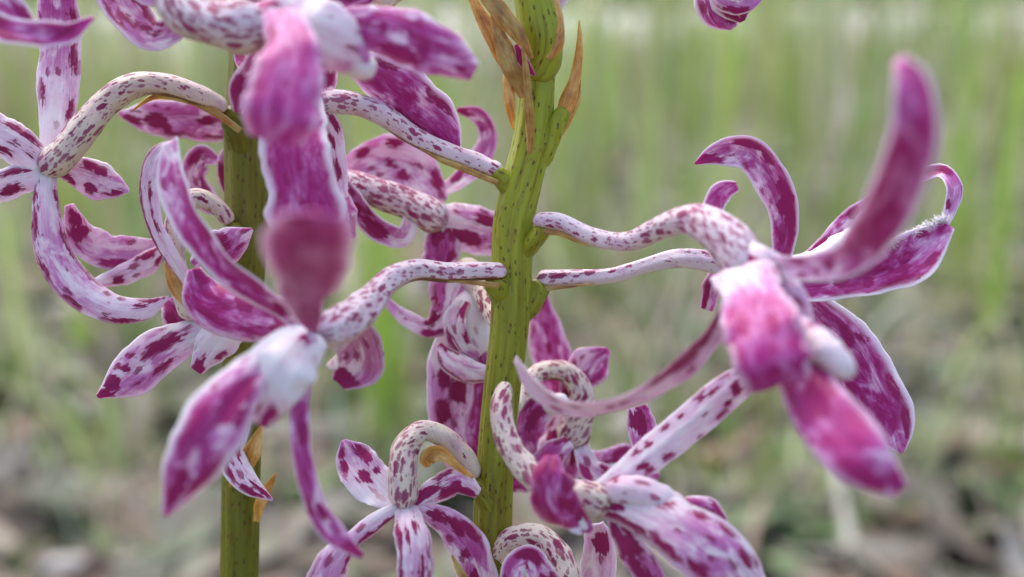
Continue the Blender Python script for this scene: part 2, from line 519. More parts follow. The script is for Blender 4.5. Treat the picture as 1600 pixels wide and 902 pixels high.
def tube(pl, parent, name, pts, w, mat, dens=(0.6, 1.0), rib=0.06, nrib=6, yel=0.5, brown=0.0, m=90, r=28, squash=1.0, bump=0.045, kind='stalk', pink=(0, 0)):
    """a round stalk; w = diameters in photo pixels"""
    SEED[0] += 1
    rng = random.Random(SEED[0] * 11 + 5)
    Q, s = spline(resolve(pts, w), m)
    Pn = Q[:, :3]; W = np.maximum(Q[:, 3], 0.0001)
    T, S, N = frames(Pn)
    tt = s / s[-1]
    th = np.linspace(0, 2 * math.pi, r, endpoint=False) - math.pi / 2     # seam behind
    tw = tt * rng.uniform(-1.2, 1.2)
    rad = W[:, None] / 2 * (0.95 if kind == 'stalk' else 1.0) * (1 + rib * np.cos(nrib * (th[None, :] + tw[:, None])) * 0.5)
    lump = np.stack([value_noise(rng, m, 14) for _ in range(4)])
    for q in range(4):
        rad = rad * (1 + bump * lump[q][:, None] * np.cos((q) * th[None, :] + q * 1.7))
    # rounded ends
    e = np.minimum(s, s[-1] - s) / (W / 2 + 1e-9)
    cap = np.sqrt(np.clip(1 - (1 - np.clip(e, 0, 1)) ** 2, 0.02, 1))
    rad = rad * cap[:, None]
    P3 = Pn[:, None, :] + (rad * np.cos(th))[..., None] * S[:, None, :] + (rad * np.sin(th) * squash)[..., None] * N[:, None, :]
    nrm = np.cos(th)[None, :, None] * S[:, None, :] + np.sin(th)[None, :, None] * N[:, None, :]
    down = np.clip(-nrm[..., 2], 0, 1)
    sdv = rng.uniform(0, 40)
    X = (th[None, :] + math.pi / 2) * (W[:, None] / 2) * 1000
    Y = np.broadcast_to(s[:, None] * 1000, X.shape)
    pc = np.stack([X, Y, np.full(X.shape, sdv)], -1)
    TT = np.broadcast_to(tt[:, None], X.shape)
    dn = np.interp(TT, np.linspace(0, 1, len(dens)), dens)
    if kind == 'stalk':
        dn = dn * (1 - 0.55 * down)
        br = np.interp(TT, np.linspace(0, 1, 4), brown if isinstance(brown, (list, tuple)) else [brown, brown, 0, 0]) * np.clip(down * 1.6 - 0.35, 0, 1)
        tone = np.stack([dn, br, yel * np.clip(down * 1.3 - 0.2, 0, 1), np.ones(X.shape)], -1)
    elif kind == 'stem':
        tone = np.stack([dn, 0 * dn, 0 * dn, np.ones(X.shape)], -1)
    else:   # column in petal material
        pk = np.interp(TT, np.linspace(0, 1, len(pink)), pink)
        tone = np.stack([pk, 0 * pk, yel * np.clip(down, 0, 1), 0.4 + 0 * pk], -1)
    sd = np.full(X.shape, -2.0)
    if kind == 'column':
        for _ in range(7):
            a0, t0, q = rng.uniform(0, 6.28), rng.uniform(0.1, 0.8), rng.uniform(0.15, 0.4)
            dx = np.abs((th[None, :] - a0 + math.pi) % (2 * math.pi) - math.pi) * W[:, None] / 2 * 1000
            sd = np.maximum(sd, (1 - np.sqrt((dx / q) ** 2 + ((TT - t0) * s[-1] * 1000 / (q * 1.6)) ** 2)) * q)
    return make_mesh(name, P3.reshape(-1, 3), grid_faces(m, r), mat,
                     {"pc": ('FLOAT_VECTOR', pc), "tone": ('FLOAT_COLOR', tone), "sd": ('FLOAT', sd)}, parent, pl)


def hairs(pl, parent, name, a, b, n, length, direction, col=None):
    """a fringe of fine tapering hairs along the line a-b"""
    SEED[0] += 1
    rng = random.Random(SEED[0])
    V, F = [], []
    for i in range(n):
        f = rng.random()
        p0 = a.lerp(b, f) + Vector([rng.uniform(-1, 1) for _ in range(3)]) * 0.0003
        d = (direction + Vector([rng.uniform(-1, 1) for _ in range(3)]) * 0.28).normalized() * length * rng.uniform(0.5, 1.1)
        p1 = p0 + d * 0.55 + Vector([rng.uniform(-1, 1) for _ in range(3)]) * length * 0.08
        p2 = p0 + d
        e1 = d.orthogonal().normalized() * 0.000045; e2 = d.cross(e1).normalized() * 0.000045
        k = len(V)
        for (pp, q) in ((p0, 1.0), (p1, 0.75)):
            V += [pp + e1 * q, pp - e1 * 0.5 * q + e2 * q, pp - e1 * 0.5 * q - e2 * q]
        V.append(p2)
        for j in range(3):
            j2 = (j + 1) % 3
            F += [(k + j, k + j2, k + 3 + j2, k + 3 + j), (k + 3 + j, k + 3 + j2, k + 6)]
    nv = len(V)
    tone = np.tile(np.array([0.06 if col is None else col, 0, 0, 0.5]), (nv, 1))
    o = make_mesh(name, [tuple(v) for v in V], F, M_HAIR,
                  {"pc": ('FLOAT_VECTOR', np.array([tuple(v) for v in V]) * 1000), "tone": ('FLOAT_COLOR', tone), "sd": ('FLOAT', np.full(nv, -2.0))}, parent, pl)
    o["kind"] = "stuff"
    return o


def plant(name, base, label, category, group=None):
    e = bpy.data.objects.new(name, None)
    COL.objects.link(e)
    e.location = base
    e.empty_display_size = 0.01
    e["label"] = label
    e["category"] = category
    if group:
        e["group"] = group
    return e


# ================================================================== the ground behind
def simple_mat(name, fn, rough=0.8):
    t = NT(name)
    fn(t)
    t.p.inputs["Roughness"].default_value = rough
    return t.m


def ground_nodes(t):
    g = t.n("NewGeometry")
    pos = g.outputs["Position"]
    n1 = t.noise(pos, 3.0, 5.0, 0.6)
    n2 = t.noise(pos, 11.0, 4.0, 0.6)
    n3 = t.noise(pos, 90.0, 3.0, 0.6)
    c = t.ramp(n2, [(0.36, (0.075, 0.065, 0.050)), (0.47, (0.145, 0.128, 0.098)), (0.57, (0.20, 0.175, 0.135)), (0.70, (0.30, 0.275, 0.235))])
    c = t.mix(t.math('MULTIPLY', t.smooth(n1, 0.42, 0.62), 0.65), c, (0.12, 0.15, 0.055, 1))
    c = t.mix(t.math('MULTIPLY', n3, 0.4), c, (0.13, 0.11, 0.085, 1))
    t.l(c, t.p.inputs["Base Color"])
    t.bump(n2, 0.8, 0.02)


def sand_nodes(t):
    g = t.n("NewGeometry")
    n2 = t.noise(g.outputs["Position"], 5.0, 5.0, 0.6)
    t.l(t.ramp(n2, [(0.3, (0.54, 0.53, 0.49)), (0.7, (0.68, 0.67, 0.63))]), t.p.inputs["Base Color"])


def blade_nodes(t):
    c = t.attr("bcol", "Color")
    t.l(c, t.p.inputs["Base Color"])
    tr = t.n("BsdfTranslucent")
    t.l(c, tr.inputs[0])
    mx = t.n("MixShader"); mx.inputs[0].default_value = 0.45
    t.l(t.p.outputs[0], mx.inputs[1]); t.l(tr.outputs[0], mx.inputs[2])
    t.l(mx.outputs[0], t.out.inputs[0])


M_GROUND = simple_mat("leaf_litter_soil", ground_nodes, 0.9)
M_SAND = simple_mat("pale_sand", sand_nodes, 0.9)
M_BLADE = simple_mat("grass_blade", blade_nodes, 0.45)
M_LEAF = simple_mat("dry_leaf", lambda t: t.l(t.attr("bcol", "Color"), t.p.inputs["Base Color"]), 0.6)


def flat_sheet(name, xs, ys, z, mat, zf=None):
    V = [(x, y, z + (zf(x, y) if zf else 0)) for y in ys for x in xs]
    nx = len(xs)
    F = [(j * nx + i, j * nx + i + 1, (j + 1) * nx + i + 1, (j + 1) * nx + i) for j in range(len(ys) - 1) for i in range(nx - 1)]
    me = bpy.data.meshes.new(name); me.from_pydata(V, [], F); me.materials.append(mat)
    me.polygons.foreach_set("use_smooth", [True] * len(F))
    o = bpy.data.objects.new(name, me); COL.objects.link(o)
    o["kind"] = "structure"
    return o


flat_sheet("ground", list(np.linspace(-150, 150, 61)), list(np.linspace(-60, 300, 73)), 0, M_GROUND)
# a pale sandy track behind the grass
rng = random.Random(4)
xs = np.linspace(-40, 40, 81)
V, F = [], []
for i, x in enumerate(xs):
    n0 = 4.9 + 0.35 * math.sin(x * 0.9) + rng.uniform(-0.15, 0.15) + 0.02 * x
    n1 = 10.6 + 0.5 * math.sin(x * 0.5 + 1) + rng.uniform(-0.2, 0.2) + 0.02 * x
    V += [(x, n0, 0.004), (x, n1, 0.004)]
for i in range(80):
    F.append((2 * i, 2 * i + 2, 2 * i + 3, 2 * i + 1))
me = bpy.data.meshes.new("path"); me.from_pydata(V, [], F); me.materials.append(M_SAND)
o = bpy.data.objects.new("path", me); COL.objects.link(o); o["kind"] = "structure"


def blades(name, spots_, rng, label, cat):
    """spots_: (x, y, height, width, lean, colour, nseg)"""
    V, F, Cc = [], [], []
    for (x, y, h, wd, lean, col) in spots_:
        a = rng.uniform(0, 6.283); f = rng.uniform(0, 6.283)
        lx, ly = math.cos(a) * lean * h, math.sin(a) * lean * h
        bx, by = math.cos(f) * wd / 2, math.sin(f) * wd / 2
        k = len(V)
        for i in range(4):
            t = i / 3.4
            q = 1 - 0.8 * t * t
            cx, cy, cz = x + lx * t * t, y + ly * t * t, h * (t - 0.25 * lean * t * t)
            V += [(cx - bx * q, cy - by * q, cz), (cx + bx * q, cy + by * q, cz)]
            sh = 1.0
            Cc += [(col[0] * sh, col[1] * sh, col[2] * sh, 1)] * 2
        V.append((x + lx, y + ly, h * (1 - 0.25 * lean))); Cc.append((*col, 1))
        for i in range(3):
            F.append((k + 2 * i, k + 2 * i + 1, k + 2 * i + 3, k + 2 * i + 2))
        F.append((k + 6, k + 7, k + 8))
    me = bpy.data.meshes.new(name); me.from_pydata(V, [], F); me.materials.append(M_BLADE)
    a = me.attributes.new("bcol", 'FLOAT_COLOR', 'POINT')
    a.data.foreach_set("color", np.array(Cc, np.float32).ravel())
    o = bpy.data.objects.new(name, me); COL.objects.link(o)
    o["kind"] = "stuff"; o["label"] = label; o["category"] = cat
    return o


def clump_field(rng, y0, y1, n, hr, wr, dryp, pal, per=9, spread=0.05, lean0=0.05):
    out = []
    for _ in range(n):
        y = y0 * (y1 / y0) ** rng.random()
        x = rng.uniform(-1, 1) * (0.55 * y + 0.15)
        hh = rng.uniform(*hr)
        tone = rng.uniform(0.75, 1.25)
        dry = rng.random() < dryp
        base = rng.choice(pal[1] if dry else pal[0])
        for _ in range(per):
            c = tuple(min(0.9, v * tone * rng.uniform(0.85, 1.15)) for v in base)
            out.append((x + rng.gauss(0, spread), y + rng.gauss(0, spread), hh * rng.uniform(0.5, 1.15), rng.uniform(*wr), lean0 + rng.uniform(0.0, 0.5 if lean0 >= 0.05 else 0.22), c))
    return out


PAL = ([(0.30, 0.40, 0.10), (0.37, 0.44, 0.17), (0.25, 0.33, 0.10), (0.43, 0.48, 0.24)],
       [(0.56, 0.51, 0.36), (0.64, 0.61, 0.50), (0.46, 0.40, 0.28)])
rng = random.Random(21)
g = clump_field(rng, 0.72, 1.4, 120, (0.03, 0.10), (0.004, 0.008), 0.40, PAL, 8, 0.022)
g += clump_field(rng, 0.95, 2.2, 95, (0.20, 0.42), (0.005, 0.009), 0.2, PAL, 5, 0.007, 0.02)
g += clump_field(rng, 1.4, 3.2, 170, (0.05, 0.15), (0.005, 0.009), 0.45, PAL, 10, 0.04)
g += clump_field(rng, 0.8, 1.7, 90, (0.12, 0.30), (0.004, 0.006), 0.55, PAL, 2, 0.02, 0.35)
g += clump_field(rng, 0.70, 1.3, 60, (0.015, 0.04), (0.010, 0.018), 0.0, ([(0.10, 0.17, 0.05), (0.13, 0.20, 0.07), (0.08, 0.13, 0.05)], PAL[1]), 7, 0.012, 0.3)
g += clump_field(rng, 2.4, 5.8, 400, (0.16, 0.42), (0.007, 0.013), 0.30, PAL, 11, 0.035, 0.03)
for (px, py, hh) in ((1540, 520, 0.40), (1492, 440, 0.34), (1105, 430, 0.36), (1010, 430, 0.30), (702, 440, 0.34), (560, 420, 0.34), (1235, 430, 0.30),
                     (935, 400, 0.33), (100, 470, 0.36), (300, 430, 0.34), (30, 620, 0.20), (590, 700, 0.22), (150, 560, 0.3)):
    d_ = at(px, py, 0) - CAMPOS
    q_ = CAMPOS + d_ * (-CAM_H / d_.z)
    for _ in range(7):
        g.append((q_.x + rng.gauss(0, 0.008), q_.y + rng.gauss(0, 0.02), hh * rng.uniform(0.7, 1.1), rng.uniform(0.006, 0.009), rng.uniform(0.02, 0.15),
                  tuple(v * rng.uniform(0.9, 1.1) for v in (0.34, 0.50, 0.09))))
blades("grass", g, rng, "loose green and straw coloured grass blurred behind the orchids", "grass")
rng = random.Random(33)
g = clump_field(rng, 10.3, 40, 900, (0.25, 0.8), (0.03, 0.07), 0.15, ([(0.24, 0.31, 0.12), (0.30, 0.37, 0.17), (0.18, 0.24, 0.10)], PAL[1]), 9, 0.3)
blades("verge_grass", g, rng, "darker long grass on the far side of the pale track", "grass")

# fallen leaves, bark flakes and dry sticks over the soil
rng = random.Random(8)
V, F, Cc = [], [], []
LPAL = [(0.20, 0.17, 0.13), (0.13, 0.10, 0.07), (0.22, 0.20, 0.16), (0.11, 0.08, 0.055), (0.24, 0.22, 0.19), (0.19, 0.11, 0.07), (0.13, 0.14, 0.10), (0.14, 0.18, 0.08), (0.10, 0.16, 0.06)]
for _ in range(3000):
    y = 0.5 * (5.0 / 0.5) ** (rng.random() ** 1.25)
    x = rng.uniform(-1, 1) * (0.55 * y + 0.15)
    L = rng.uniform(0.03, 0.11); w = L * rng.uniform(0.18, 0.42)
    a = rng.uniform(0, 6.283); ca, sa = math.cos(a), math.sin(a)
    z0 = rng.uniform(0.003, 0.018); tl = rng.uniform(-0.35, 0.35); ty = rng.uniform(-0.6, 0.6); cu = rng.uniform(-0.2, 0.3)
    col = rng.choice(LPAL); tn = rng.uniform(0.7, 1.3)
    k = len(V)
    for (lx, ly) in ((-0.5, 0), (-0.2, -0.5), (-0.2, 0.5), (0.15, -0.45), (0.15, 0.45), (0.5, 0)):
        px, py = lx * L, ly * w
        V.append((x + px * ca - py * sa, y + px * sa + py * ca, max(0.002, z0 + px * tl + py * ty + cu * L * (lx * lx * 2))))
        Cc.append((col[0] * tn, col[1] * tn, col[2] * tn, 1))
    F += [(k, k + 1, k + 2), (k + 1, k + 3, k + 4, k + 2), (k + 3, k + 5, k + 4)]
me = bpy.data.meshes.new("leaf_litter"); me.from_pydata(V, [], F); me.materials.append(M_LEAF)
me.attributes.new("bcol", 'FLOAT_COLOR', 'POINT').data.foreach_set("color", np.array(Cc, np.float32).ravel())
o = bpy.data.objects.new("leaf_litter", me); COL.objects.link(o)
o["kind"] = "stuff"; o["label"] = "brown and grey fallen leaves scattered over the soil"; o["category"] = "leaf litter"


def on_ground(px, py):
    """where the ray of a photo pixel meets the soil"""
    d = (at(px, py, 0) - CAMPOS)
    return CAMPOS + d * (-CAM_H / d.z)


def ground_stick(name, p0, p1, r, col, label, cat, lift=0.0, bend=0.02):
    rng = random.Random(hash(label) % 1000 if False else len(label))
    m, rr = 12, 7
    V, Cc = [], []
    a, b = Vector(p0), Vector(p1)
    d = (b - a).normalized(); s = d.cross(Vector((0, 0, 1))).normalized(); n = s.cross(d)
    for i in range(m):
        t = i / (m - 1)
        c = a.lerp(b, t) + s * bend * math.sin(t * 3.14) + n * lift * math.sin(t * 3.14) + s * rng.uniform(-1, 1) * r * 0.5
        q = r * (1 - 0.55 * t)
        for j in range(rr):
            an = j / rr * 6.283
            V.append(c + s * math.cos(an) * q + n * math.sin(an) * q)
            Cc.append((*col, 1))
    me = bpy.data.meshes.new(name)
    base = a.copy(); base.z = 0
    me.from_pydata([tuple(v - base) for v in V], [], grid_faces(m, rr)); me.materials.append(M_LEAF)
    me.attributes.new("bcol", 'FLOAT_COLOR', 'POINT').data.foreach_set("color", np.array(Cc, np.float32).ravel())
    me.polygons.foreach_set("use_smooth", [True] * len(me.polygons))
    o = bpy.data.objects.new(name, me); o.location = base; COL.objects.link(o)
    o["label"] = label; o["category"] = cat
    return o


def gz(px, py, z=0.008):
    p = on_ground(px, py); p.z = z
    return p


ground_stick("fallen_twig", gz(-20, 690), gz(340, 820), 0.006, (0.50, 0.45, 0.40), "pale fallen twig lying on the litter at lower left", "twig")
ground_stick("fallen_twig", gz(60, 905), gz(330, 850), 0.009, (0.56, 0.52, 0.48), "thick whitish fallen twig near the bottom left corner", "twig")
ground_stick("dry_grass_stalk", gz(1330, 905), gz(1400, 560) + Vector((0, 0, 0.05)), 0.0045, (0.50, 0.50, 0.42), "pale dry grass stalk leaning behind the right flowers", "grass stalk", bend=-0.03)
ground_stick("arched_grass_stalk", gz(1285, 640), gz(1375, 475) + Vector((0, 0, 0.03)), 0.008, (0.66, 0.64, 0.56), "whitish arched dry stalk behind the lower right petal", "grass stalk", lift=0.05, bend=-0.03)


def weed(label, px, py, n, L, col, seed):
    rng = random.Random(seed)
    e = plant("weed", gz(px, py, 0.0), label, "weed", "small green weeds in the litter")
    for i in range(n):
        a = i / n * 6.283 + rng.uniform(-0.3, 0.3); el = rng.uniform(0.35, 1.0); l = L * rng.uniform(0.75, 1.2); w = l * 0.42
        V, Cc = [], []
        s = Vector((-math.sin(a), math.cos(a), 0))
        for k in range(7):
            t = k / 6
            r_ = l * (t * math.cos(el)); z = 0.005 + l * (t * math.sin(el) - 0.35 * t * t)
            hw = w / 2 * math.sin(math.pi * min(1, t * 0.9 + 0.08)) + 0.0006
            c = Vector((math.cos(a) * r_, math.sin(a) * r_, max(z, 0.003)))
            for q in (-1, 0, 1):
                V.append(tuple(c + s * hw * q + Vector((0, 0, 0.25 * hw * abs(q)))))
                f = rng.uniform(0.9, 1.1)
                Cc.append((col[0] * f, col[1] * f, col[2] * f, 1))
        F = [(3 * k + j, 3 * k + j + 1, 3 * k + j + 4, 3 * k + j + 3) for k in range(6) for j in range(2)]
        me = bpy.data.meshes.new("leaf"); me.from_pydata(V, [], F); me.materials.append(M_BLADE)
        me.attributes.new("bcol", 'FLOAT_COLOR', 'POINT').data.foreach_set("color", np.array(Cc, np.float32).ravel())
        me.polygons.foreach_set("use_smooth", [True] * len(F))
        o = bpy.data.objects.new("leaf", me); COL.objects.link(o); o.parent = e


weed("bright green weed low at the right edge", 1565, 790, 5, 0.045, (0.11, 0.26, 0.06), 1)
weed("dark green weed beside the dark hollow at lower right", 1440, 830, 5, 0.035, (0.07, 0.16, 0.04), 2)
weed("small green weed behind the lower right flower", 1250, 850, 6, 0.035, (0.10, 0.21, 0.06), 3)
weed("small green weed behind the stalks between the stems", 600, 570, 5, 0.05, (0.10, 0.24, 0.08), 4)

# ================================================================== the two orchids



def ground_under(px, py, d):
    p = at(px, py, d)
    dn = Vector((0, 0, -1))
    return p, Vector((p.x, p.y + 0.004, 0))


# ---------------- right-hand (main) spike
pbot, BA = ground_under(768, 1000, 0.5)
spike = plant("orchid", BA, "tall sharp green orchid spike with papery golden bracts at its top", "orchid", "flowering orchid spikes")
mid = pbot.lerp(BA, 0.5)
tube(BA, spike, "stem", [(822, -260, 3), (828, -120, 2), (834, -30, 1), (840, 60, 0.5), (839, 140, 0), (834, 210, 0), (818, 280, 0), (803, 350, 0), (801, 400, 0),
     (800, 450, 0), (796, 520, 0), (786, 600, 0), (776, 700, 0.3), (771, 800, 0.4), (770, 902, 0.5), (768, 1000, 0.5), mid, BA],
     [70, 70, 66, 60, 57, 60, 62, 64, 64, 62, 60, 58, 57, 60, 58, 60, 70, 84], M_STEM, dens=(1.0, 1.0, 0.92, 0.6, 0.3, 0.15) + (0.1,) * 16, kind='stem', rib=0.09, nrib=7, m=260, r=40, bump=0.022)


def node(pl, par, pts, w, hi=0.9, mat=None):
    return tube(pl, par, "node", pts, w, mat or M_STEM, dens=(hi, hi), kind='stem', m=24, r=20, rib=0.04)


node(BA, spike, [(812, 320, 0), (795, 292, -0.5), (778, 272, -1), (768, 262, -1.2)], [40, 34, 28, 22], 0.7)
node(BA, spike, [(800, 410, 0.5), (826, 385, -1.0), (846, 362, -2), (852, 352, -2.2)], [36, 32, 26, 20], 0.6)
node(BA, spike, [(800, 480, 0.5), (785, 462, -0.6), (772, 440, -2), (766, 430, -2.4)], [44, 40, 34, 26], 0.7)
node(BA, spike, [(800, 500, 0.5), (828, 470, 0.6), (846, 446, 1), (852, 438, 1)], [44, 42, 32, 24], 0.6)
node(BA, spike, [(786, 660, 0), (786, 640, -2.2), (788, 618, -4.6), (789, 605, -5.4)], [34, 34, 30, 26], 0.4)
node(BA, spike, [(776, 820, 0.4), (762, 785, -0.5), (748, 758, -0.6), (742, 745, -0.6)], [36, 36, 30, 26], 0.2)
node(BA, spike, [(838, 262, 0), (856, 222, -0.4), (872, 190, -0.8), (884, 165, -1)], [36, 38, 30, 22])
node(BA, spike, [(842, 130, -0.6), (849, 80, -2), (842, 30, -2.6), (830, -40, -2.4), (822, -110, -1)], [48, 62, 66, 58, 30])

# ---- papery bracts at the top
def bract(pl, par, pts, w, mat, cup=0.25, roll=0, **kw):
    return petal(pl, par, "bract", pts, w, roll=roll, cup=cup, mat=mat, th=0.3, **kw)


bract(BA, spike, [(800, 130, -1.5), (778, 75, -2.4), (757, 34, -2.6), (727, -22, -2.4)], [8, 26, 24, 8], M_BRACT)
bract(BA, spike, [(822, 150, -2.6), (800, 105, -4), (782, 62, -4.4), (768, 22, -4.2)], [26, 36, 28, 6], M_BROWN, cup=-0.35)
bract(BA, spike, [(802, 202, -2.0), (797, 165, -2.8), (794, 120, -3), (793, 100, -2.6)], [6, 18, 20, 10], M_BRACT, cup=-0.4)
bract(BA, spike, [(828, 240, -2.6), (828, 200, -3.2), (825, 150, -4.2), (820, 95, -5), (815, 72, -5)], [10, 18, 16, 10, 4], M_BROWN, cup=-0.5)
bract(BA, spike, [(832, 92, -4.4), (806, 48, -5.2), (770, 4, -5.2), (735, -50, -4.8)], [6, 28, 32, 20], M_BROWN, cup=-0.35)
bract(BA, spike, [(856, 92, -3.6), (868, 68, -3.8), (868, 25, -3.8), (856, -30, -3.4)], [16, 30, 26, 16], M_BRACT, cup=-0.4)
bract(BA, spike, [(872, 196, -0.6), (884, 165, -1.6), (899, 118, -1.8), (906, 66, -1.6), (905, 32, -1.4)], [14, 32, 22, 13, 3], M_BRACT, cup=-0.5)
bract(BA, spike, [(862, 232, 0.4), (882, 196, 0.2), (900, 158, 0.4), (906, 125, 0.6)], [6, 16, 16, 5], M_BROWN, cup=-0.4)
petal(BA, spike, "bud_tip_or_gap_shade", [(835, 118, -3.6), (818, 96, -4.2), (806, 70, -4.4)], [6, 20, 8], p=(1, 1), smag=0, spots=4, cup=-0.4)  # dark purple blade put in for the shade of the gap between the bracts


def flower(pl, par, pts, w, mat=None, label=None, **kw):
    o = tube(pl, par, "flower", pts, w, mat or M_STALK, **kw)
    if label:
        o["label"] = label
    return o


B = BA
bract(B, spike, [(840, 362, -2.6), (870, 364, -3), (900, 376, -3.4), (922, 386, -3.6)], [12, 9, 7, 2], M_BROWN, cup=-0.3)
bract(B, spike, [(840, 452, 0.2), (880, 449, 0), (930, 443, 0)], [9, 6, 2], M_BROWN, cup=-0.3)
bract(B, spike, [(780, 446, -3.4), (740, 442, -3.8), (690, 438, -4.4)], [11, 8, 2], M_BROWN, cup=-0.3)
bract(B, spike, [(778, 286, -2), (735, 268, -2.2), (690, 250, -2.4), (655, 232, -2.6)], [10, 12, 9, 2], M_BROWN, cup=-0.3)
# ---- large blurred flower at right, nearest the lens
f = flower(B, spike, [(832, 345, -2), (870, 346, -2.6), (920, 368, -3.5), (980, 378, -6), (1040, 353, -9), (1085, 345, -12), (1128, 368, -14), (1158, 405, -15), (1168, 450, -15.5)],
           [26, 28, 30, 32, 43, 54, 68, 76, 64], label="blurred open flower reaching right, nearest the lens", dens=(0.5, 0.7, 0.8, 0.9, 0.8), brown=[0.5, 0.3, 0, 0], yel=0.25)
petal(B, f, "sepal", [(1160, 405, -15), (1225, 418, -17.5), (1300, 414, -21), (1368, 360, -26), (1412, 275, -29), (1432, 190, -30.5), (1424, 130, -30.5), (1404, 92, -30)], [44, 40, 50, 80, 82, 76, 60, 20],
      cup=0.3, p=(0.05, 0.4, 0.78, 0.76, 0.62), mot=0.7, twist=25, rim=1.0, spots=2, smag=0.5, ruff=0.03)
petal(B, f, "petal", [(1152, 420, -15), (1112, 520, -17), (1045, 588, -17.2), (965, 630, -16.5), (890, 634, -15.5), (835, 603, -14.5), (806, 560, -13.5)], [50, 62, 68, 66, 60, 50, 18],
      roll=66, cup=0.12, mot=0.5, p=(0.2, 0.4, 0.35, 0.28, 0.25, 0.25), marks=[(0.6, 0.33, 1.4, 5.0)], smag=0.6, rim=0.4)
petal(B, f, "sepal", [(1158, 415, -17), (1176, 470, -20), (1196, 530, -22), (1210, 575, -22.5), (1220, 602, -22)], [96, 112, 128, 130, 104],
      cup=[-0.2, -0.16, -0.08, -0.05, -0.05], p=(0.25, 0.42, 0.74, 0.8, 0.76), mot=0.5, marks=[(-0.3, 0.62, 0.6, 1.4), (0.45, 0.55, 0.6, 1.6), (0.1, 0.9, 0.9, 0.8)], smag=1.0, rim=0.5, ruff=0.11, wave=0.10, fold=0.06)
petal(B, f, "lip_lobe", [(1140, 385, -15.4), (1185, 432, -17), (1232, 492, -17.6), (1262, 530, -17)], [56, 96, 84, 30], p=(0.35, 0.3, 0.3, 0.35), mot=0.5, cup=-0.2, marks=[(-0.2, 0.25, 0.4, 2.2), (0.5, 0.4, 0.5, 1.6)], smag=0.3, ruff=0.12)
petal(B, f, "lip", [(1195, 455, -15), (1246, 575, -20.5), (1298, 660, -23.5), (1355, 720, -25), (1408, 768, -25)], [50, 86, 108, 96, 34],
      cup=-0.22, p=(0.3, 0.75, 0.8, 0.75, 0.5), mot=0.8, spots=7, smag=0.9, size=(1.2, 2.2), edge=0.3, rim=0.5)
tube(B, f, "column", [(1222, 498, -17.5), (1258, 524, -19.5), (1296, 554, -21), (1334, 588, -21.5)], [36, 50, 54, 28], M_PETAL, kind='column', pink=(0.4, 0.3, 0.15, 0.08), yel=0.3, rib=0.0, bump=0.06)

# ---- flower behind it
f = flower(B, spike, [(838, 436, 1), (900, 434, 1), (960, 430, 1), (1010, 415, 1), (1060, 404, 1), (1110, 409, 1), (1160, 425, 0.5), (1215, 440, 0)],
           [28, 26, 24, 26, 33, 37, 42, 46], label="sharper open flower reaching right behind the blurred one", dens=(0.6, 0.7, 0.25, 0.35, 0.9), brown=[0.6, 0.2, 0, 0], yel=0.35, rib=0.14)
petal(B, f, "sepal", [(1208, 440, 0), (1222, 398, 0), (1226, 340, -1), (1208, 285, -2), (1168, 238, -2), (1122, 240, -1), (1086, 256, 0)], [26, 36, 50, 62, 56, 40, 5],
      cup=0.22, p=(0.85, 0.75, 0.55, 0.5, 0.45), spots=8, smag=0.75, size=(1.0, 2.2), edge=0.5, rim=0.9, roll=[0, 10, 15, 15, 10, 5, 0])
petal(B, f, "petal", [(1140, 430, 3.5), (1116, 375, 4.5), (1114, 330, 5), (1128, 300, 5), (1152, 291, 5)], [20, 34, 34, 34, 16], roll=12, p=(0.8, 0.85), rim=0.9, spots=3, smag=0.2)
petal(B, f, "petal", [(1150, 420, 3.5), (1118, 440, 4), (1104, 484, 5)], [24, 34, 20], p=(0.6, 0.7), spots=4, rim=0.6)
petal(B, f, "lip", [(1195, 450, 0), (1285, 442, -2.5), (1368, 428, -4), (1430, 398, -5), (1484, 352, -5)], [40, 58, 66, 84, 22],
      cup=0.28, p=(0.25, 0.65, 0.8, 0.8, 0.7), rim=1.0, spots=6, smag=0.75, size=(1.0, 2.0))
hairs(B, f, "lip_fringe", at(1395, 382, -4.6), at(1478, 340, -5), 420, 0.0009, at(1400, 300, -5) - at(1425, 360, -5), 0.02)
tube(B, f, "column", [(1215, 428, 0), (1275, 414, 0), (1320, 385, 0), (1346, 364, 0)], [44, 46, 46, 34], M_PETAL, kind='column', pink=(0.1, 0.0, 0.0), yel=0.1)
petal(B, f, "petal", [(1230, 430, 3), (1285, 392, 3.6), (1335, 342, 4), (1374, 303, 4)], [18, 36, 42, 12], p=(0.5, 0.6, 0.45), spots=5, smag=0.6, rim=0.6, cup=0.2)
petal(B, f, "petal", [(1300, 420, 4), (1380, 330, 3.5), (1440, 276, 0), (1472, 268, -1), (1490, 292, -2), (1484, 325, -2.4), (1466, 368, -3)], [14, 20, 24, 28, 34, 26, 10],
      roll=30, p=(0.5, 0.5, 0.45, 0.35), spots=5, smag=0.5, rim=0.9, cup=0.2)
petal(B, f, "sepal", [(1205, 455, 2), (1266, 492, 2), (1324, 556, 2), (1368, 622, 1.2), (1400, 680, 0.4), (1410, 708, 0.2)], [40, 76, 104, 104, 62, 6],
      cup=-0.2, p=(0.5, 0.8, 0.8, 0.75, 0.7), rim=1.0, spots=4, smag=0.4, size=(0.8, 1.8), edge=0.8)

